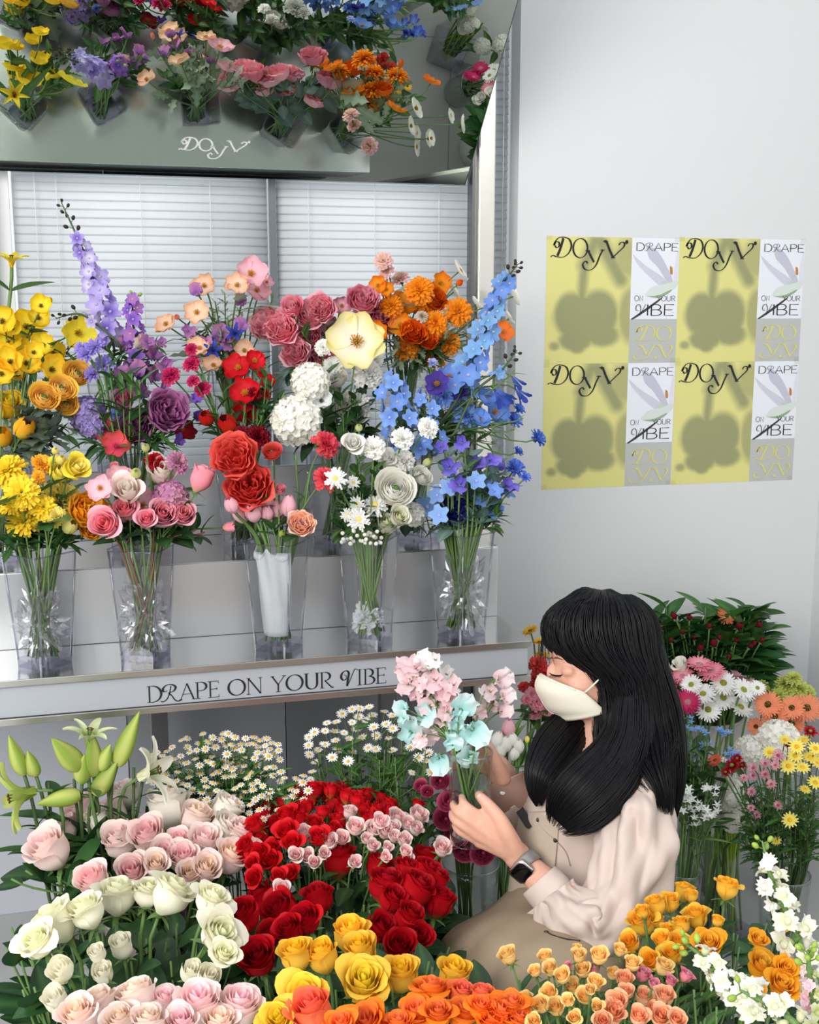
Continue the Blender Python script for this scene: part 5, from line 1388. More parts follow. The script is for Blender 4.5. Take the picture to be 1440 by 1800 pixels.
for i, (x, y) in enumerate(((930,1740),(985,1755),(1040,1760),(1100,1730),(1140,1740),(1190,1750),(1120,1770),(1060,1745),(1210,1770),(960,1790),(1180,1780),(1240,1790))):
    sprig('F16', onZ(x, y, .605), 'mid', 6, .055, 'green leafy shoot', 'among the peach spray roses', x, y, name='rose_shoot', r0=.0014)
zp = lambda z0, z1, y0, y1: (lambda x, y: onZ(x, y, z0+(z1-z0)*clamp((y-y0)/(y1-y0))))
spike('F17', [(1432,1740),(1400,1640),(1362,1560),(1340,1478)], 0, 'snap', 'ivory creamgreen/ivory creamgreen/white ivory', 18, 62, 40, 'tall white snapdragon spike leaning left in front of glass vase', 'snapdragon', 4, 'green', .0, .86, .48, 'stem', .0032, plane=zp(.62, .80, 1740, 1478))
spike('F17', [(1330,1760),(1285,1735),(1245,1690),(1200,1655)], 0, 'snap', 'ivory creamgreen/white creamgreen', 14, 58, 38, 'white snapdragon spike lying left across the golden roses', 'snapdragon', 6, 'green', .0, .78, .42, 'stem', .003, plane=zp(.70, .74, 1760, 1655))
spike('F17', [(1400,1800),(1370,1775),(1340,1760),(1300,1740)], 0, 'snap', 'ivory creamgreen', 7, 52, 44, 'short white snapdragon below the wide-open golden rose', 'snapdragon', 2, 'green', .0, .9, .45, 'stem', .003, plane=zp(.72, .74, 1800, 1740))
spike('F17', [(1445,1800),(1430,1760),(1424,1715),(1420,1670)], 0, 'snap', 'sweetp pinkl/creamgreen greenl/sweetp blush', 12, 46, 24, 'pale pink and green snapdragon at the right bottom corner', 'snapdragon', 8, 'green', .0, .75, .42, 'stem', .003, plane=zp(.68, .78, 1800, 1670))
for x, y in ((1260,1770),(1220,1740),(1310,1785),(1350,1790)):
    sprig('F17', onZ(x, y, .66), 'long', 8, .05, 'narrow green leafy shoot', 'under the snapdragons', x, y)

# ------------------------------------------------------------------ lilies, chamomile and daisies below the shelf
bucket('F10', Vector((onY(150, 1400, 1.93).x, 1.93, 0)), .40, .06, .075, BUCKET_WHITE, 'white bucket of green lilies below the shelf', catg='bucket')
def lilybud(a, b, w, label, Y=1.95):
    A, B = onY(*a, Y), onY(*b, Y-.01); L = (B-A).length; d = (B-A).normalized(); ctr = (A+B)/2
    width = w*depth(ctr)/FPX
    foot, neck = foot_and_neck('F10', A)
    r = bpy.data.objects.new('lily_bud', None); COL.objects.link(r); r.location = foot; r['category'] = 'lily'; r['label'] = label
    zc, P, X, K = bloom_parts('lilybud', 'green chart', 0)
    o = link('bud', P, r); q = d.to_track_quat('Z', 'Y'); o.rotation_mode = 'QUATERNION'; o.rotation_quaternion = q; o.scale = (width, width, L); o.location = A-foot
    mb = MB(); mb.tube([q_-foot for q_ in stem_curve(foot, neck, A, d)], [.005]*3+[.0032]*8, 7, G['stemd']); build(mb, 'stem', STEM, r)
    leaf('lily', r, Vector(neck).lerp(A, .55)-foot, Vector((rnd.uniform(-1, 1), rnd.uniform(-.6, .2), rnd.uniform(.1, .6))), rnd.uniform(.08, .12))
C['green'] = lin((146, 172, 70)); C['chart'] = lin((206, 214, 120))
for a, b, w, lb in (((42,1360),(15,1291),29,'tall green lily bud at the far left edge'), ((63,1362),(48,1319),28,'short green lily bud beside the far left bud'),
    ((141,1352),(90,1297),40,'fat green lily bud leaning left below the opening lily'), ((144,1374),(149,1326),33,'upright pale green lily bud, lowest in the middle'),
    ((165,1362),(161,1283),32,'long green lily bud standing upright in the middle'), ((177,1352),(195,1307),30,'small green lily bud leaning right in the middle'),
    ((206,1344),(246,1249),33,'longest green lily bud leaning right over the white panel'), ((168,1395),(207,1337),33,'green lily bud leaning right above the blush roses'),
    ((141,1398),(63,1414),34,'green lily bud lying flat, pointing left')):
    lilybud(a, b, w, lb)
def openlily(px, py, sz, d, label, cols='ivory greenl', Y=1.94):
    p = onY(px, py, Y); flower('lily', cols, p, sz*depth(p)/FPX, 'F10', label, '', px, py, d, leaves='lily', nleaf=2, lsize=.11, stemr=.0032)
openlily(158, 1285, 62, (.15, -.1, 1), 'half-open pale green lily rising between the buds', 'creamgreen green')
openlily(22, 1402, 92, (-.95, -.3, -.1), 'open yellow-green lily facing the left edge', 'chart green')
openlily(275, 1355, 84, (.75, -.3, .35), 'open greenish-white lily beside the chamomile', 'ivory creamgreen')
for x, y in ((85,1375),(60,1430),(130,1370),(190,1385),(235,1350),(250,1375)):
    p = onY(x, y, 1.97); sprig('F10', p, 'lily', 3, .085, 'dark curved lily leaf shoot', 'below the lily buds', x, y, stemc='stemd', r0=.003)

glass_vase('F8', gnd(400, 1390, .62), .30, .07, .085, 'clear glass vase of chamomile below the shelf')
glass_vase('F9', gnd(655, 1350, .64), .34, .06, .08, 'clear glass vase of white daisies below the shelf')
def meadow(key, kind, cols, region, nst, per, w0, w1, d_at, phrase, place, name, seed, **kw):
    rr = random.Random(seed); hs = []; tries = 0
    while len(hs) < nst*per and tries < 6000:
        tries += 1; x, y = region(rr)
        if any((x-a)**2+(y-b)**2 < (kw.get('gap', 9))**2 for a, b in hs): continue
        hs.append((x, y))
    hs.sort(key=lambda e: (int(e[1]/45), e[0]))
    for g in range(0, len(hs)-per+1, per):
        grp = hs[g:g+per]; cx = sum(e[0] for e in grp)/per; cy = sum(e[1] for e in grp)/per
        heads = []
        for x, y in grp:
            p = at(x, y, d_at(x, y)+rr.uniform(-.03, .03)); heads.append((p, rr.uniform(w0, w1)*depth(p)/FPX))
        spray(kind, cols, heads, key, phrase, place, name, cx, cy, kw.get('fol'), kw.get('nfol', 0), kw.get('ls', .03), .0011, kw.get('drop', .07), 1.0, .45)
def reg_cham(rr):
    while True:
        x, y = rr.uniform(262, 548), rr.uniform(1284, 1480)
        t = (x-400)/150; top = 1284+52*t*t+(34 if x > 500 else 0)
        if y > top and y < 1395+95*(1-abs(t))**.8+rr.uniform(-20, 0) and rr.random() < (1.0 if y < 1420 else .45): return x, y
meadow('F8', 'cham', 'white white gold', reg_cham, 38, 5, 15, 21, lambda x, y: 2.20-.16*clamp((y-1285)/190), 'small white chamomile spray', 'right of the lilies', 'chamomile_spray', 11, fol='fine', nfol=14, ls=.05, gap=9)
def reg_dais(rr):
    x = rr.uniform(540, 758); t = (x-650)/110; top = 1238+55*t*t
    y = top+abs(rr.gauss(0, 34)); return x, min(y, 1400)
meadow('F9', 'daisy', 'white white gold', reg_dais, 14, 4, 17, 25, lambda x, y: 2.26-.10*clamp((y-1240)/150), 'white daisy spray', 'behind the red spray roses', 'daisy_spray', 12, fol='fine', nfol=9, ls=.05, gap=13, drop=.10)
for i in range(30):
    x, y = rnd.uniform(555, 755), rnd.uniform(1300, 1385)
    sprig('F9', at(x, y, 2.22+rnd.uniform(-.06, .06)), 'fine', 8, .045, 'feathery green daisy foliage sprig', 'under the white daisies', x, y, r0=.0011)

# ------------------------------------------------------------------ bunches behind the vase and behind the person
glass_vase('F11', gnd(828, 1500, .42), .40, .042, .058, 'slim glass vase of dark pink ranunculus behind the hand', water=.5)
C['rasp'] = lin((176, 52, 96)); C['raspl'] = lin((206, 92, 128))
shelf_pts = '775,1373,36 790,1410,40 785,1440,44 800,1470,46 818,1492,46 850,1500,44 793,1405,30 862,1490,34 740,1382,26 752,1392,24'
for e in parse(shelf_pts):
    p = at(e[0], e[1], 2.10+rnd.uniform(-.03, .03)); flower('ranunc', 'rasp raspl rasp', p, e[2]*depth(p)/FPX, 'F11', 'dark pink ranunculus', 'behind the held glass vase', e[0], e[1], leaves='mid', nleaf=1, lsize=.05)
for x, y in ((760,1430),(770,1460),(755,1410),(745,1450),(780,1420)):
    sprig('F11', at(x, y, 2.14), 'mid', 6, .05, 'green ranunculus leaf shoot', 'left of the held vase', x, y)
glass_vase('F12', Vector((at(893, 1330, 2.48).x, at(893, 1330, 2.48).y, 0)), .46, .05, .065, 'clear vase of white and pink tulips under the shelf end', water=.4)
for x, y, s_ in ((874,1300,24),(890,1308,24),(902,1300,20),(912,1312,22),(880,1320,22),(905,1325,20)):
    p = at(x, y, 2.45); flower('tulip', 'white whitew', p, s_*depth(p)/FPX, 'F12', 'white tulip', 'below the shelf end', x, y, (rnd.uniform(-.2, .3), -.1, 1), leaves='blade', nleaf=2, lsize=.14, stemr=.003)
p = at(894, 1280, 2.47); flower('tulip', 'pink pinkl', p, 28*depth(p)/FPX, 'F12', 'single pink tulip above the white tulips', '', 894, 1280, (0, -.1, 1), leaves='blade', nleaf=1, lsize=.14)
p = at(927, 1300, 2.45); flower('bud', 'lemon pale', p, 14*depth(p)/FPX, 'F12', 'small closed yellow bud right of the white tulips', '', 927, 1300, (0, 0, 1), nleaf=0)
bucket('F13', Vector((at(960, 1180, 2.75).x, at(960, 1180, 2.75).y, 0)), .42, .08, .10, BUCKET_WHITE, 'white bucket of carnations behind the shelf end')
for ph, kind, cols, pts, dd in (('yellow sunflower', 'gerb', 'yellow gold dk', '932,1108,34 948,1128,32 952,1150,28 975,1112,26', 2.80), ('red carnation', 'carn', 'coral red', '944,1166,40 946,1192,44 920,1205,26 965,1180,36 960,1215,34', 2.72), ('pink carnation', 'carn', 'pink rosed', '934,1218,28 944,1232,40 940,1252,30 925,1228,24 962,1245,30', 2.70)):
    for e in parse(pts):
        p = at(e[0], e[1], dd+rnd.uniform(-.03, .03)); flower(kind, cols, p, e[2]*depth(p)/FPX, 'F13', ph, 'behind the shelf end', e[0], e[1], None, leaves='mid', nleaf=2, lsize=.06)

# ------------------------------------------------------------------ the cluster at the right against the wall
def dblock(vessel, place, spec, dj=.02):
    for line in spec.strip().splitlines():
        f = [q.strip() for q in line.split('|')]; phrase, kind, cols, pts = f[:4]; o = dict(kv.split('=') for kv in f[4].split()) if len(f) > 4 else {}
        dd = float(o['d'])
        for e in parse(pts):
            p = at(e[0], e[1], dd+rnd.uniform(-dj, dj))
            flower(kind, cols, p, e[2]*depth(p)/FPX, vessel, phrase, place, e[0], e[1], None, o.get('stem', 'stem'), float(o.get('r', .0022)), o.get('leaf'), int(o.get('n', 1)), float(o.get('ls', .05)), orient=tuple(float(v) for v in o['or'].split(',')) if 'or' in o else (.5, .6, .7))
def gp(px, py, d): p = at(px, py, d); return Vector((p.x, p.y, 0))
bucket('R1', gp(1240, 1150, 3.08), .42, .09, .11, BUCKET_WHITE, 'white bucket of alstroemeria by the wall')
glass_vase('R2', gp(1250, 1240, 2.86), .30, .06, .075, 'clear glass vase of white and pink gerberas', water=.5)
glass_vase('R3', gp(1385, 1250, 2.90), .30, .06, .075, 'clear glass vase of peach gerberas at right', water=.5)
glass_vase('R4', gp(1205, 1450, 2.52), .27, .035, .042, 'narrow glass vase of blue and white star flowers', water=.5)
glass_vase('R5', gp(1386, 1440, 2.50), .27, .042, .056, 'glass tumbler vase of pink and yellow spray mums', water=.55)
r = thing('square_glass_tank', 'low square glass tank of white stock on the floor', 'vase', gp(1275, 1400, 2.72), None, .3)
tw, tbm = vase_meshes(.15, .155, .24, .012, .004, .012)
link('tank_wall', tw, r); link('tank_base', tbm, r)
VESSEL['R6'] = (Vector(r.location), .24, .055, .06)
dblock('R2', 'in the right-hand cluster', '''
white gerbera|gerb|white white green|1215,1203,42 1272,1200,52 1308,1212,50 1272,1226,50 1245,1247,50 1303,1242,50 1236,1219,46 1332,1209,32|d=2.84 r=.003 or=.5,.5,.7
pink gerbera|gerb|pink rosed mauve|1230,1167,52 1251,1180,54 1200,1188,46|d=2.88 r=.003 or=.3,.8,.5
dusty pink gerbera|gerb|dusty pinkl mauve|1296,1192,44 1320,1200,36|d=2.92 r=.003
hot pink gerbera|gerb|hot magenta mauve|1179,1228,52 1209,1234,50 1175,1205,34|d=2.82 r=.003 or=-.2,.4,.9
white lisianthus|lisi|white ivory|1197,1168,34 1167,1172,32 1173,1196,34 1160,1185,26|d=2.90 leaf=mid n=2
''')
dblock('R3', 'in the right-hand cluster', '''
chartreuse chrysanthemum|ball|chart greenl|1383,1201,48 1407,1208,48 1368,1222,44 1338,1204,34 1419,1216,44 1395,1190,36|d=2.95 leaf=mid n=1
peach gerbera|gerb|salm salm dk|1350,1238,52 1362,1259,50 1392,1244,46 1419,1244,56 1392,1271,50 1329,1277,36|d=2.86 r=.003 or=.4,.5,.8
''')
for x, y, s_, lb in ((1370,1300,82,'white hydrangea head under the peach gerberas'), (1320,1318,60,'smaller white hydrangea head left of yellow mums'), (1285,1390,52,'low white hydrangea head above the square tank')):
    p = at(x, y, 2.76); flower('hyd', 'white ivory', p, s_*depth(p)/FPX, 'R6' if x < 1340 else 'R3', lb, '', x, y, (-.1, -.6, .8), leaves='mid', nleaf=2, lsize=.07)
for i in range(80):
    x, y = rnd.uniform(1135, 1350), rnd.uniform(1075, 1180)
    if (x-1245)**2/115**2+(y-1130)**2/72**2 > 1: continue
    sprig('R1', at(x, y, 3.06+rnd.uniform(-.10, .08)), 'alst', 8, .135, 'dark green alstroemeria leaf shoot', 'by the right wall', x, y, name='alstroemeria_shoot', r0=.002)
for x, y in ((1140,1070),(1170,1060),(1335,1090),(1320,1070),(1350,1150),(1345,1180),(1285,1075),(1240,1068)):
    sprig('R1', at(x, y, 3.0), 'alst', 7, .13, 'outer alstroemeria leaf shoot', 'by the right wall', x, y, name='alstroemeria_shoot', r0=.002)
dblock('R1', 'among the dark leaves', '''
maroon alstroemeria bud|bud|wine maroon|1185,1082,18 1212,1085,16 1160,1102,16 1247,1100,14 1255,1130,20 1232,1138,18 1300,1100,20 1335,1098,18 1325,1130,16 1265,1120,14 1282,1155,16 1288,1158,14 1320,1135,14 1180,1125,12 1200,1110,14 1340,1125,14 1220,1120,14 1295,1125,14|d=2.94 or=.55,1,.25
orange gerbera|gerb|peachd tang dk|1278,1082,36|d=2.98
''')
for k in range(12):
    x, y = 1195+rnd.uniform(-8, 105), 1265+rnd.uniform(0, 70)
    p = [at(x+rnd.uniform(-9, 9), y+rnd.uniform(-10, 10), 2.60) for _ in range(4)]
    spray('star', 'sky bluel blue', [(q, rnd.uniform(12, 17)*depth(q)/FPX) for q in p], 'R4', 'small pale blue star flower spray', 'under the white gerberas', 'star_flower_spray', x, y, 'mid', 5, .05, drop=.10)
for k in range(9):
    x, y = 1195+rnd.uniform(0, 60), 1395+rnd.uniform(0, 85)
    p = [at(x+rnd.uniform(-13, 13), y+rnd.uniform(-12, 12), 2.50+rnd.uniform(-.02, .02)) for _ in range(6)]
    spray('star', 'white white', [(q, rnd.uniform(14, 20)*depth(q)/FPX) for q in p], 'R4', 'white star flower spray', 'right of the long black hair', 'star_flower_spray', x, y, 'blade', 1, .05, drop=.06)
for x, y in ((1220,1350),(1200,1330),(1235,1330),(1215,1300),(1245,1300),(1190,1300)):
    sprig('R4', at(x, y, 2.57), 'mid', 9, .05, 'pale green star-flower leaf shoot', 'right of the long black hair', x, y)
spike('R6', [(1300,1455),(1285,1400),(1272,1360)], 0, 'hyd', 'white ivory', 9, 40, 32, 'white stock spike above the square glass tank', 'stock', 0, 'green', 0, 1, .4, plane=lambda x, y: at(x, y, 2.62))
spike('R6', [(1275,1450),(1258,1395),(1262,1340)], 0, 'hyd', 'white ivory', 8, 38, 30, 'white stock spike left of the pink mums', 'stock', 0, 'green', 0, 1, .4, plane=lambda x, y: at(x, y, 2.68))
for k in range(26):   # bare green stems standing in the tank
    a = rnd.uniform(0, 6.28); q = .055*math.sqrt(rnd.random()); b = VESSEL['R6'][0]
    top = at(1280+rnd.uniform(-30, 30), 1400+rnd.uniform(-20, 30), 2.68+rnd.uniform(-.04, .04)); f = b+Vector((q*math.cos(a), q*math.sin(a), .016))
    mb = MB(); mb.tube([(0, 0, 0), (top-f)*.5+Vector((rnd.uniform(-.01, .01), 0, 0)), top-f], .0032, 6, G['lily' if k % 2 else 'fresh'])
    o = build(mb, 'cut_stem', STEM, None, True, f); tag(o, 'bare green stem standing in the square glass tank', 'stem', 'bare stems in the square tank')
dblock('R5', 'in the right glass tumbler', '''
pink spray mum|mum|pink dusty mum|1324,1350,24 1345,1361,24 1356,1378,22 1321,1391,22 1368,1415,22 1330,1432,20 1368,1328,28 1345,1342,22 1363,1345,22 1320,1420,18 1308,1367,18 1324,1363,22|d=2.46 r=.0012 stem=stemd leaf=fine n=2 ls=.05
yellow spray mum|daisy|lemon pale gold|1401,1312,32 1386,1346,34 1411,1348,32 1425,1330,34 1389,1441,32 1398,1328,30 1434,1315,30 1434,1375,32 1365,1478,20 1353,1322,28 1413,1300,26 1416,1387,24 1380,1300,24 1440,1340,30|d=2.47 r=.0012 stem=stemd leaf=fine n=2 ls=.05
crimson spray mum|mum|wine redb green|1287,1345,34 1296,1333,22 1305,1345,20 1276,1357,20 1425,1285,28 1386,1309,18|d=2.50 r=.0012 stem=stemd leaf=fine n=1 ls=.05
small orange gerbera|gerb|tang coral dk|1257,1336,28|d=2.55
''')
for k in range(44):
    x, y = rnd.uniform(1300, 1445), rnd.uniform(1365, 1500)
    sprig('R5', at(x, y, 2.50+rnd.uniform(-.04, .06)), 'fine', 8, .05, 'dark green mum foliage sprig', 'in the right glass tumbler', x, y, r0=.0012, stemc='stemd')

# ================================================================== THE PERSON, crouching beside the shelf, and the vase held up
from mathutils.bvhtree import BVHTree
DB = 2.0
def P(x, y, t=0.0): return at(x, y, DB-t)
SKIN = mat('skin', (226, 178, 154), 0.5, spec=0.35)
SKIN.node_tree.nodes['Principled BSDF'].inputs['Subsurface Weight'].default_value = 0.12
SKIN.node_tree.nodes['Principled BSDF'].inputs['Subsurface Radius'].default_value = (0.012, 0.005, 0.003)
add_bump(SKIN, (140, 140, 140), 0.04, 0.0006, 3, color_var=(216, 158, 136))
HAIR = mat('black_hair', (7, 7, 11), 0.40, spec=0.28)
LINEN = add_bump(mat('cream_linen', (206, 188, 178), 0.8, spec=0.15), (300, 300, 40), 0.12, 0.0006, 2)
LINEN2 = add_bump(mat('shaded_cuff_linen', (176, 142, 128), 0.8, spec=0.15), (300, 300, 40), 0.12, 0.0006, 2)  # far cuff: same blouse linen, its shade put into a darker colour
KHAKI = add_bump(mat('khaki_twill', (160, 142, 119), 0.8, spec=0.15), (380, 60, 380), 0.12, 0.0006, 2)
BIB = add_bump(mat('beige_twill', (188, 173, 156), 0.8, spec=0.15), (380, 60, 380), 0.12, 0.0006, 2)
MASKC = mat('cream_face_mask', (228, 222, 204), 0.75, spec=0.15)
BLACKL = mat('black_leather', (30, 28, 28), 0.45)

def remesh(mb, name, material, voxel, smooth_it=4, parent=None):
    """fuse overlapping closed shapes into one continuous surface"""
    me = bpy.data.meshes.new('tmp'); me.from_pydata(mb.v, [], mb.f); me.update()
    o = bpy.data.objects.new('tmp', me); COL.objects.link(o)
    r = o.modifiers.new('r', 'REMESH'); r.mode = 'VOXEL'; r.voxel_size = voxel
    s_ = o.modifiers.new('s', 'SMOOTH'); s_.factor = 0.5; s_.iterations = smooth_it
    dg = bpy.context.evaluated_depsgraph_get(); ev = o.evaluated_get(dg)
    res = bpy.data.meshes.new_from_object(ev); res.name = name
    bpy.data.objects.remove(o); bpy.data.meshes.remove(me)
    res.shade_smooth(); res.materials.clear(); res.materials.append(material)
    ob = link(name, res, parent)
    return ob
def limb(mb, pts, sides=14):
    """tapered tube with rounded ends; pts = (point, radius)"""
    q = cat([(*p, r) for p, r in pts], 5)
    P_ = [Vector(e[:3]) for e in q]; R_ = [e[3] for e in q]
    mb.tube(P_, R_, sides)
    mb.ball(P_[0], R_[0]*.995, (1, 1, 1), sides, 8); mb.ball(P_[-1], R_[-1]*.995, (1, 1, 1), sides, 8)

root = thing('person', 'person with long black hair and white mask, crouching and holding a glass vase', 'person', P(980, 1700, .05))
root.location.z = 0.0
RL = Vector(root.location)
# head frame
Hf = (RGT*-0.965 - UPV*0.17 - FWD*0.20).normalized(); Hs = (-FWD - Hf*(-FWD).dot(Hf)).normalized(); Hu = Hf.cross(Hs)
if Hu.z < 0: Hu = -Hu
HO = P(1052, 1150, 0)
def Hd(f, u, s): return HO + Hf*f + Hu*u + Hs*s
HM = Matrix((Hf, Hs, Hu)).transposed()
def hball(mb, c, r, nu=24, nv=16): mb.ball(Hd(*c), (r[0], r[2], r[1]), (1, 1, 1), nu, nv, HM)
sk = MB()
hball(sk, (-.004, .018, 0), (.092, .090, .075)); hball(sk, (.034, -.036, 0), (.058, .078, .060)); hball(sk, (.050, -.080, 0), (.036, .028, .036))
hball(sk, (.040, .020, 0), (.050, .055, .060)); hball(sk, (.093, -.040, 0), (.018, .018, .014)); hball(sk, (.090, -.022, 0), (.011, .022, .010))
for s_ in (-1, 1):
    hball(sk, (.056, -.045, .034*s_), (.026, .026, .022)); hball(sk, (.0705, -.012, .034*s_), (.013, .011, .017)); hball(sk, (-.008, -.030, .072*s_), (.018, .030, .010), 14, 10)
hball(sk, (.094, -.078, 0), (.010, .010, .022), 14, 10)
limb(sk, [(Hd(-.025, -.04, 0), .054), (P(1062, 1290, 0), .052), (P(1056, 1345, 0), .058)])
limb(sk, [(P(1050, 1350, 0), .07), (P(1040, 1420, 0), .095), (P(1020, 1560, 0), .09), (P(1015, 1690, 0), .115)])
# near arm
limb(sk, [(P(1112, 1392, .12), .05), (P(1100, 1520, .18), .042), (P(1062, 1628, .255), .036)])
limb(sk, [(P(1062, 1628, .255), .036), (P(1000, 1590, .215), .034), (P(950, 1547, .17), .026), (P(922, 1518, .145), .0225), (P(908, 1503, .14), .023)])
# near hand: palm, four fingers and thumb closing on the glass
KN = [(850, 1441, .152), (840, 1452, .154), (838, 1465, .150), (844, 1479, .142)]
PIP = [(824, 1422, .152), (811, 1431, .153), (808, 1447, .150), (814, 1464, .143)]
DIP = [(815, 1411, .146), (801, 1422, .140), (798, 1438, .137), (804, 1457, .132)]
TIP = [(812, 1401, .139), (797, 1413, .126), (794, 1430, .122), (799, 1450, .120)]
RF = [.0088, .0090, .0086, .0076]
for i in range(4):
    limb(sk, [(P(918, 1508, .142), .017), (P(*[(KN[i][j]*.55+(905, 1497, .146)[j]*.45) for j in range(3)]), .0145), (P(*KN[i]), .0115)], 12)
    limb(sk, [(P(*KN[i]), RF[i]*1.18), (P(*PIP[i]), RF[i]*1.02), (P(*DIP[i]), RF[i]*.88), (P(*TIP[i]), RF[i]*.72)], 12)
limb(sk, [(P(908, 1500, .146), .018), (P(890, 1464, .158), .0155), (P(877, 1438, .158), .0125), (P(858, 1415, .152), .0105), (P(842, 1398, .146), .0080)], 12)
# far arm and hand at the rim of the glass
limb(sk, [(P(1000, 1385, -.12), .045), (P(965, 1470, -.10), .038), (P(915, 1420, -.01), .026), (P(893, 1382, .030), .023), (P(884, 1362, .045), .024)])
limb(sk, [(P(888, 1372, .045), .022), (P(874, 1348, .062), .022), (P(866, 1338, .060), .017)], 12)
limb(sk, [(P(884, 1366, .066), .016), (P(872, 1342, .088), .0125), (P(863, 1322, .096), .0105), (P(855, 1308, .098), .0085)], 12)
for i, (y0, y1) in enumerate(((1332, 1306), (1340, 1318), (1350, 1331), (1360, 1345))):
    limb(sk, [(P(870, y0, .058-.004*i), .0105), (P(845, y1+4, .045), .0088), (P(815, y1, .046), .0082), (P(797, y1+4, .062), .0068)], 12)
# legs folded under
limb(sk, [(P(1015, 1695, .07), .085), (P(925, 1690, .18), .07), (P(862, 1728, .20), .05)])
limb(sk, [(P(1005, 1695, -.07), .085), (P(905, 1690, .0), .07), (P(845, 1715, .05), .05)])
def drop(p, z, back=.0): q = Vector(p)+RGT*back; q.z = z; return q
for kx, ky, kt in ((862, 1728, .20), (845, 1715, .05)):
    k_ = P(kx, ky, kt); an = drop(k_, .09, .10)
    limb(sk, [(k_, .052), (k_.lerp(an, .4)+RGT*.02, .048), (an, .032)])
    limb(sk, [(an, .034), (drop(an, .035, -.06), .030), (drop(an, .028, -.14), .024)])
sk.v = [tuple(Vector(p)-RL) for p in sk.v]
body = remesh(sk, 'body', SKIN, 0.0030, 3, root)
bvh = BVHTree.FromPolygons([v.co+RL for v in body.data.vertices], [tuple(p.vertices) for p in body.data.polygons])
def on_skin(x, y, off=0.0006, default=.06):
    r = ray(x, y); h = bvh.ray_cast(CAM+r*1.2, r.normalized())
    if h[0] is None: return P(x, y, default)
    return h[0]-r.normalized()*off
def rel(mb): mb.v = [tuple(Vector(p)-RL) for p in mb.v]; return mb
# closed eye: lid crease, lashes; brow; nails
mb = MB(); mb.tube([on_skin(x, y) for x, y in ((966, 1183), (970, 1186), (977, 1188), (984, 1188), (989, 1186))], [.0006, .0013, .0016, .0013, .0006], 6)
for k in range(9):
    x = 967+k*2.4; a = on_skin(x, 1187, .0006); mb.tube([a, a+RGT*-.002-UPV*.0045-FWD*.002], [.0005, .0002], 4)
build(rel(mb), 'eyelashes', HAIR, root)
mb = MB(); mb.tube([on_skin(x, y) for x, y in ((963, 1160), (970, 1156), (980, 1156), (990, 1160))], [.0008, .0018, .0018, .0006], 6); build(rel(mb), 'eyebrow', mat('soft_brow', (96, 74, 64), 0.8), root)
NAIL = mat('pink_nail', (240, 186, 176), 0.25)
for x, y, w in ((843, 1400, .0045), (857, 1313, .0055)):
    p = on_skin(x, y, -.001); mb = MB(); n = (p-P(x+8, y+10, .12)).normalized()
    mb.ball(p, (w*.8, w*1.15, .0016), (1, 1, 1), 10, 6, Matrix((RGT*.75-UPV*.65, RGT*.65+UPV*.75, -FWD)).transposed()); build(rel(mb), 'fingernail', NAIL, root)
# face mask
mb = MB()
def mk(u, v):
    a = 2*u-1
    fr = .110+.020*math.sin(math.pi*min(1, v*1.15))**.8-.018*v; ur = -.012-.088*v
    fe = .060-.034*v; ue = -.048-.042*v
    pl = .0025*math.sin(v*9.5)*(1-abs(a))
    f = fr-(fr-fe)*(1-math.cos(a*math.pi/2)); s_ = .0665*math.sin(a*math.pi/2); u_ = ur+(ue-ur)*abs(a)**1.4
    return Hd(f+pl, u_, s_)
mb.grid(mk, 26, 18)
msk = build(rel(mb), 'face_mask', MASKC, root); so = msk.modifiers.new('thickness', 'SOLIDIFY'); so.thickness = .0012; so.offset = 1
for s_ in (-1, 1):
    for e, ear in (((.060, -.049), (-.005, -.006)), ((.028, -.088), (-.012, -.048))):
        mb = MB(); mb.tube(bez(Hd(e[0], e[1], .066*s_), Hd(e[0]-.015, e[1]+.010, .076*s_), Hd(ear[0]+.01, ear[1]-.002, .080*s_), Hd(ear[0], ear[1], .078*s_), 8), .0016, 6)
        o = build(rel(mb), 'ear_loop', MASKC, msk)
mb = MB(); mb.tube([Hd(.110+.020*math.sin(math.pi*min(1, v*1.15))**.8-.018*v+.0025*math.sin(v*9.5)+.0012, -.012-.088*v, 0) for v in [k/14 for k in range(15)]], .0007, 5); build(rel(mb), 'mask_seam', MASKC, msk)
mb = MB(); mb.tube([Vector(mk(u, .035))+Hf*.0012 for u in [.08+.84*k/20 for k in range(21)]], .0009, 5); build(rel(mb), 'mask_hem', MASKC, msk)

# ---- garments: rings along a pixel path (x, y, t, half width in px, half depth in m)
def cloth(rows, n=48, sub=6, wr=0.004, sc=(9, 3), seed=0.0, a0=0, a1=2*math.pi, off=0.0, horiz=False, fold=0.0, nf=7):
    Q = cat(rows, sub); mb = MB(); N = len(Q)-1; closed = abs(a1-a0-2*math.pi) < 1e-6
    def fn(u, v):
        i = min(N, int(round(v*N))); x, y, t, rx, rt = Q[i]
        if horiz: nx, ny = 1.0, 0.0
        else:
            xa, ya = Q[max(i-1, 0)][:2]; xb, yb = Q[min(i+1, N)][:2]; dx, dy = xb-xa, yb-ya; l_ = math.hypot(dx, dy) or 1; nx, ny = dy/l_, -dx/l_
        a = a0+(a1-a0)*u; ca, sa = math.cos(a), math.sin(a)
        nz = mnoise.noise(Vector((ca*sc[0]*.25+seed, sa*sc[0]*.25, v*sc[1]+seed)))*2 + .5*mnoise.noise(Vector((ca*sc[0]*.7+seed, sa*sc[0]*.7, v*sc[1]*2.2)))
        k = 1+(off+wr*nz+fold*abs(math.sin(a*nf*.5+2*math.sin(v*5+seed)))*v)/max(.02, rx/990)
        return P(x+nx*rx*ca*k, y+ny*rx*ca*k, t+rt*sa*k)-RL
    mb.grid(fn, n, N, None, closed); return mb
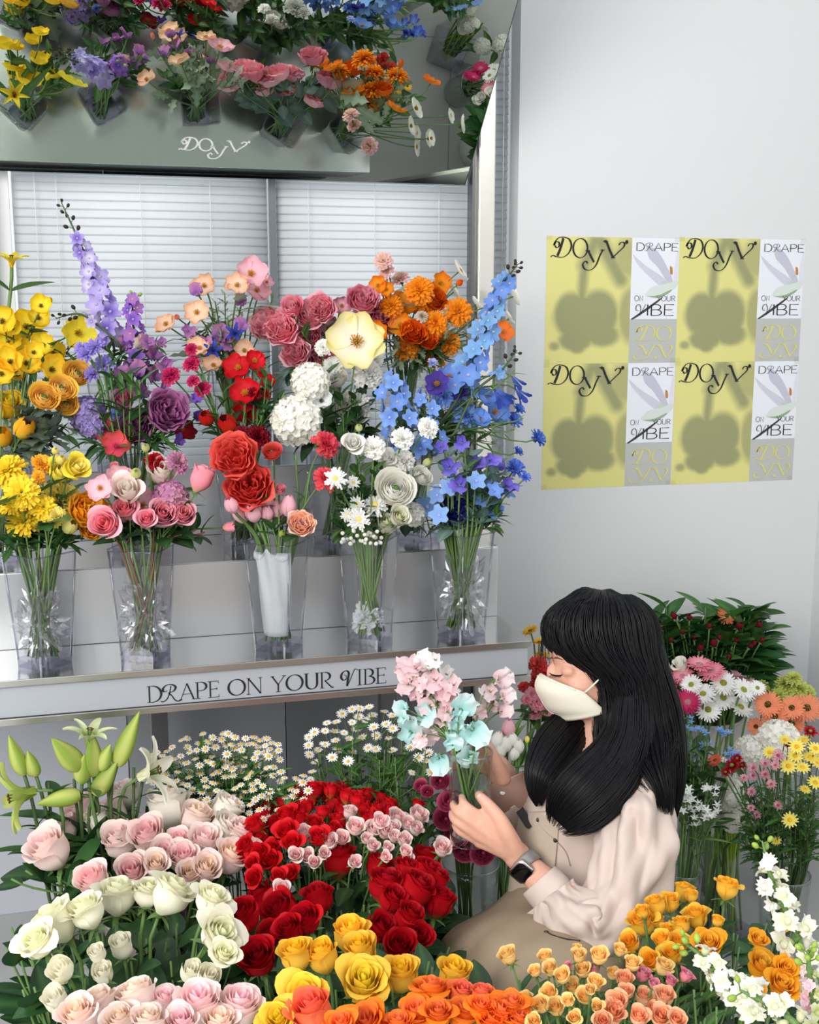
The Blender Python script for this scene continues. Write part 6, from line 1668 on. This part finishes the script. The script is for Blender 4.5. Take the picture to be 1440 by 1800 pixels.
def garment(name, mb, material, th=.0018, parent=None, subd=1):
    o = build(mb, name, material, parent or root)
    s_ = o.modifiers.new('thickness', 'SOLIDIFY'); s_.thickness = th; s_.offset = 1
    if subd: q = o.modifiers.new('smooth', 'SUBSURF'); q.levels = 0; q.render_levels = subd
    return o
TORSO = [(1046, 1322, 0, 40, .050), (1046, 1340, 0, 62, .078), (1044, 1362, 0, 96, .130), (1040, 1395, 0, 110, .155), (1028, 1450, 0, 112, .152), (1018, 1530, 0, 108, .138), (1010, 1600, 0, 110, .142), (1012, 1670, 0, 122, .16)]
garment('blouse', cloth(TORSO, 72, 7, .0035, (8, 4), 2.0, horiz=True), LINEN)
mb = cloth([(1050, 1316, 0, 42, .052), (1048, 1330, .002, 52, .066), (1046, 1342, .004, 62, .080)], 48, 5, .001, horiz=True); garment('collar', mb, LINEN, .003)
garment('sleeve', cloth([(1092, 1376, .105, 40, .05), (1112, 1398, .120, 56, .060), (1122, 1430, .14, 62, .066), (1118, 1490, .165, 64, .066), (1100, 1560, .20, 64, .066), (1080, 1618, .235, 62, .064), (1052, 1648, .255, 58, .06), (1020, 1630, .245, 58, .058), (992, 1600, .225, 54, .052), (970, 1572, .20, 36, .036)], 64, 6, .013, (9, 8), 5.0, fold=.006, nf=9), LINEN)
garment('cuff', cloth([(974, 1577, .202, 37, .037), (962, 1563, .19, 38, .038), (948, 1547, .178, 35, .035)], 40, 5, .0006), LINEN, .0025)
garment('sleeve', cloth([(1000, 1375, -.11, 45, .05), (975, 1430, -.115, 52, .055), (958, 1472, -.09, 50, .05), (930, 1445, -.035, 42, .045), (908, 1412, .0, 34, .038)], 48, 6, .006, (9, 6), 9.0, fold=.004), LINEN)
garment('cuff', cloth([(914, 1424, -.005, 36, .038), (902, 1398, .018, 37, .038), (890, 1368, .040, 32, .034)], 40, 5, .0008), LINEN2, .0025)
# bib and skirt of the apron dress
fa0, fa1 = math.radians(112), math.radians(238)
garment('apron_bib', cloth([(1034, 1428, 0, 112, .154), (1028, 1450, 0, 113, .154), (1018, 1530, 0, 109, .140), (1008, 1610, 0, 112, .146)], 40, 7, .003, (6, 3), 4.0, fa0, fa1, .006, True), BIB, .0025)
garment('apron_skirt', cloth([(1010, 1560, .0, 108, .140), (996, 1595, .01, 134, .165), (974, 1630, .05, 170, .21), (964, 1670, .08, 178, .26), (962, 1740, .09, 182, .29), (964, 1830, .09, 188, .30), (970, 1940, .08, 190, .30)], 84, 7, .005, (7, 3), 7.0, horiz=True, fold=.016, nf=13), KHAKI)
for x0, y0, x1, y1, nm in ((914, 1424, 933, 1453, 'shoulder_tab'),):
    mb = MB(); a, b = P(x0, y0, .074), P(x1, y1, .104); e = (b-a).normalized(); w = e.cross(FWD).normalized()
    pts = [a-w*.0075, a+w*.0075, b+w*.0075-e*.004, b+w*.004, b-w*.004, b-w*.0075-e*.004]
    mb.add([p-FWD*.004 for p in pts]+[p+FWD*.004 for p in pts], [tuple(range(6)), tuple(range(11, 5, -1))]+[(i, (i+1) % 6, (i+1) % 6+6, i+6) for i in range(6)]); build(rel(mb), nm, BLACKL, root, False)
bl = [o for o in root.children if o.name.startswith('blouse')][0]
def on_cloth(x, y, lst=('blouse', 'apron_bib', 'sleeve', 'apron_skirt', 'cuff')):
    best = None; r = ray(x, y).normalized()
    for o in root.children:
        if o.name.split('.')[0] in lst:
            tr = BVHTree.FromPolygons([v.co+RL for v in o.data.vertices], [tuple(p.vertices) for p in o.data.polygons]); h = tr.ray_cast(CAM, r)
            if h[0] is not None and (best is None or h[3] < best[1]): best = (h[0], h[3])
    return (best[0] if best else P(x, y, .1))-r*.0022
BTN = mat('dark_button', (48, 36, 32), 0.4); PEARL = mat('pearl_button', (236, 230, 222), 0.2)
for x, y, m_, rr2 in ((947, 1441, BTN, .0042), (977, 1477, BTN, .0042), (961, 1640, BTN, .0042), (931, 1450, PEARL, .0022), (884, 1393, PEARL, .0052)):
    mb = MB(); mb.ball(on_cloth(x, y), (rr2, rr2, rr2*.45), (1, 1, 1), 12, 6, Matrix((RGT, UPV, -FWD)).transposed()); build(rel(mb), 'button', m_, root)
mb = MB(); mb.tube([on_cloth(x, y) for x, y in cat([(1013, 1362), (1010, 1385), (985, 1405), (960, 1425), (948, 1442), (956, 1458), (978, 1478), (995, 1498), (1003, 1522)], 5)], .0011, 5); build(rel(mb), 'placket_seam', KHAKI, root)
mb = MB(); mb.tube([on_cloth(x, y) for x, y in cat([(958, 1638), (975, 1646), (998, 1652), (1020, 1655)], 5)], .0022, 6); build(rel(mb), 'pocket_edge', BTN, root)
mb = MB(); mb.tube([on_cloth(x, y) for x, y in cat([(812, 1668), (840, 1655), (880, 1646)], 5)], .0010, 5); build(rel(mb), 'skirt_seam', KHAKI, root)
# shoes
for kx, ky, kt in ((862, 1728, .20), (845, 1715, .05)):
    an = drop(P(kx, ky, kt), .09, .10); mb = MB(); limb(mb, [(drop(an, .040, .03), .038), (drop(an, .036, -.07), .037), (drop(an, .030, -.16), .028)]); mb.v = [(x, y, max(z, .002)) for x, y, z in mb.v]; build(rel(mb), 'shoe', mat('white_shoe', (224, 222, 218), 0.5), root)
# wristwatch
wc = P(918, 1532, .176); ez = (-FWD*.86-RGT*.30-UPV*.25).normalized(); ex = (RGT*.80-UPV*.60); ex = (ex-ez*ex.dot(ez)).normalized(); ey = ez.cross(ex)
wm = Matrix((ex, ey, ez)).transposed()
def rbox(mb, c, sx, sy, sz, r, n=5):
    ring = [(x, y) for x, y in rsq2(sx, sy, r, n)]; k = len(ring); vs = []
    for z, q in ((-sz/2, .90), (-sz/2+.0015, 1), (sz/2-.002, 1), (sz/2, .90)): vs += [c+wm @ Vector((x*q, y*q, z)) for x, y in ring]
    fs = [tuple(range(k-1, -1, -1)), tuple(range(3*k, 4*k))]
    for j in range(3): fs += [(j*k+i, j*k+(i+1) % k, (j+1)*k+(i+1) % k, (j+1)*k+i) for i in range(k)]
    mb.add(vs, fs)
def rsq2(sx, sy, r, n=5):
    out = []
    for k, (ax, ay) in enumerate(((1, 1), (-1, 1), (-1, -1), (1, -1))):
        for i in range(n+1):
            a = math.pi/2*(k+i/n); out.append((ax*(sx/2-r)+r*math.cos(a), ay*(sy/2-r)+r*math.sin(a)))
    return out
mb = MB(); rbox(mb, wc, .033, .038, .0095, .009); wt = build(rel(mb), 'wristwatch', mat('silver_case', (214, 214, 214), 0.25, 1.0), root)
mb = MB(); rbox(mb, wc+ez*.0045, .029, .034, .0022, .008); build(rel(mb), 'watch_screen', mat('black_screen', (8, 8, 10), 0.06), wt)
ax_ = (P(905, 1500, .14)-P(945, 1543, .166)).normalized(); ctr = P(924, 1521, .149)
mb = MB()
def stf(u, v):
    a = 2*math.pi*u; q = ax_.cross(FWD).normalized(); w_ = ax_.cross(q).normalized()
    return ctr+(q*math.cos(a)+w_*math.sin(a))*.0268+ax_*(v-.5)*.020
mb.grid(stf, 32, 3, None, True); st_ = build(rel(mb), 'watch_strap', mat('grey_mesh_strap', (150, 148, 146), 0.4, 0.5), wt); z_ = st_.modifiers.new('t', 'SOLIDIFY'); z_.thickness = .002

# ---- hair: locks as full volumes plus hundreds of strands following them
LOCKS = [
 ([(1060, 1036.5, 0, 10, .012), (1060, 1038, 0, 24, .024), (1059, 1043, 0, 44, .043), (1058, 1052, 0, 65, .062), (1056, 1065, 0, 82, .078), (1055, 1082, 0, 96, .090), (1056, 1108, .0, 103, .097), (1063, 1140, .004, 99, .096), (1080, 1168, .010, 86, .092), (1104, 1195, .012, 67, .086), (1112, 1240, .015, 67, .084), (1116, 1290, .02, 72, .086), (1126, 1335, .05, 66, .096), (1148, 1372, .095, 38, .080), (1165, 1412, .13, 18, .045), (1174, 1450, .14, 5, .02)], 520, 1.0),
 ([(1108, 1085, -.01, 40, .07), (1122, 1140, -.01, 42, .075), (1140, 1200, 0, 42, .07), (1158, 1260, .0, 42, .065), (1176, 1330, .01, 31, .05), (1185, 1385, .02, 17, .03), (1183, 1446, .03, 4, .01)], 220, 1.0),
 ([(1110, 1180, .040, 26, .040), (1110, 1235, .060, 40, .046), (1106, 1290, .100, 46, .042), (1085, 1340, .152, 54, .040), (1044, 1388, .186, 58, .030), (1004, 1426, .190, 46, .020), (976, 1456, .184, 16, .008)], 340, 1.0),
 ([(1040, 1225, -.03, 26, .03), (1012, 1270, .0, 38, .034), (980, 1312, .060, 43, .03), (955, 1352, .106, 33, .024), (946, 1390, .120, 17, .012), (948, 1418, .124, 4, .004)], 240, 1.0),
]
hm = MB()
def lockpt(Q, s, a, k):
    N = len(Q)-1; f = clamp(s)*N; i = min(int(f), N-1); q = [Q[i][j]+(Q[i+1][j]-Q[i][j])*(f-i) for j in range(5)]
    x, y, t, rx, rt = q; xa, ya = Q[max(i-1, 0)][:2]; xb, yb = Q[min(i+2, N)][:2]; dx, dy = xb-xa, yb-ya; l_ = math.hypot(dx, dy) or 1
    nx, ny = dy/l_, -dx/l_
    if y < 1200 and rx > 50: nx, ny = 1, 0
    return P(x+nx*rx*math.cos(a)*k, y+ny*rx*math.cos(a)*k, t+rt*math.sin(a)*k)
hr = random.Random(21)
for rows, ns, _ in LOCKS:
    Q = cat(rows, 6)
    hm.grid(lambda u, v: lockpt(Q, v*.94, 2*math.pi*u, .972+.010*math.sin(u*60)), 72, 44, None, True)
    for k in range(ns):
        a = hr.uniform(-.2, math.pi+.2) if hr.random() < .85 else hr.uniform(0, 6.28)
        s0 = hr.uniform(0, .35)*(1 if hr.random() < .5 else .2); s1 = hr.uniform(.88, 1.0); dk = hr.uniform(.985, 1.035); da = hr.uniform(-.14, .14); n = 16
        pts = []; fr_ = hr.uniform(-.6, 1)
        for j in range(n+1):
            s_ = s0+(s1-s0)*j/n
            pts.append(lockpt(Q, s_, a+da*(j/n), dk+(.34*fr_*(j/n)**5)))
        r0 = hr.uniform(.0006, .0015)
        hm.tube(pts, [r0*(.4 if j == 0 else 1-.8*(j/n)**3) for j in range(n+1)], 4, cap=False)
for k in range(18):   # fringe over the brow
    b = hr.random()
    A_ = P(1040+hr.uniform(-25, 15), 1052+hr.uniform(-6, 10), .055+hr.uniform(-.02, .02)); B_ = P(985-25*b+hr.uniform(-4, 4), 1085+hr.uniform(-8, 8), .080-.055*b)
    C_ = P(958-8*b+30*(1-b)+hr.uniform(-3, 3), 1125+hr.uniform(-8, 12), .075-.055*b); D_ = P(955-9*b+75*(1-b)**1.2+hr.uniform(-3, 3), 1158+22*(1-b)+hr.uniform(-14, 10), .078-.055*b)
    hm.tube([Vector(q) for q in cat([A_, B_, C_, D_], 6)], [.0008]*12+[.0007-.00009*j for j in range(7)], 4, cap=False)
for k in range(40):   # fine flyaway strands
    Q = cat(LOCKS[k % 2][0], 6); a = hr.uniform(-.6, 3.6); s0 = hr.uniform(.0, .5)
    hm.tube([lockpt(Q, s0+(.98-s0)*j/14, a, 1.03+.10*math.sin(j*.22+k)) for j in range(15)], .00035, 3, cap=False)
for i in range(5):    # a loose curl on the chest
    pass
hm.tube([P(972+9*math.cos(q)*(1-.04*q), 1385+7*math.sin(q)-1.2*q, .20) for q in [k*.35 for k in range(22)]], .0006, 4, cap=False)
build(rel(hm), 'long_black_hair', HAIR, root)

# ---- held glass vase with sweet peas
HB = P(826, 1478, .104)
glass_vase('H', HB, .158, .0335, .0365, 'clear glass vase held up in both hands, half full of water', water=.52, z=HB.z)
for ph, cols, pts, tt in (('pale pink sweet pea', 'sweetp sweetw', '703,1178,32 723,1164,44 713,1203,34 735,1200,32 742,1180,40 763,1193,46 752,1225,42 770,1231,42 790,1223,38 780,1258,36 797,1200,42 840,1258,28 745,1210,36 715,1190,36 730,1172,36 755,1240,36 775,1215,38 750,1195,40 785,1250,34 765,1262,34 728,1222,32', .09),
                          ('white sweet pea', 'white sweetw', '752,1164,40 765,1158,32 785,1180,36', .08),
                          ('aqua sweet pea', 'aquaw aqua', '708,1243,30 707,1263,26 745,1253,48 717,1288,54 813,1247,50 805,1283,50 835,1286,50 793,1308,38 827,1331,44 770,1339,42 800,1262,36', .125),
                          ('faint pink sweet pea', 'sweetw sweetp', '758,1293,44 742,1300,30 775,1275,34', .115)):
    for x, y, s_ in parse(pts):
        p = P(x, y, tt+rnd.uniform(-.02, .02)); o2 = (p-P(785, 1250, .04)).normalized()
        flower('sweet', cols, p, s_*1.32*depth(p)/FPX, 'H', ph, 'in the held glass vase', x, y, (o2*.7-FWD*.7+Vector((0, 0, .15+rnd.uniform(-.4, .3)))), stemr=.0013)
for x, y, s_ in parse('883,1196,40 862,1214,36 864,1240,40 890,1224,32 886,1248,30'):
    p = P(x, y, .02+rnd.uniform(-.01, .01)); flower('sweet', 'sweetw sweetp', p, s_*1.3*depth(p)/FPX, 'H', 'blush white sweet pea', 'on the right-leaning stem', x, y, (-FWD*.8+RGT*rnd.uniform(-.6, .6)+UPV*rnd.uniform(-.3, .4)), stemr=.0013)
settle_labels()
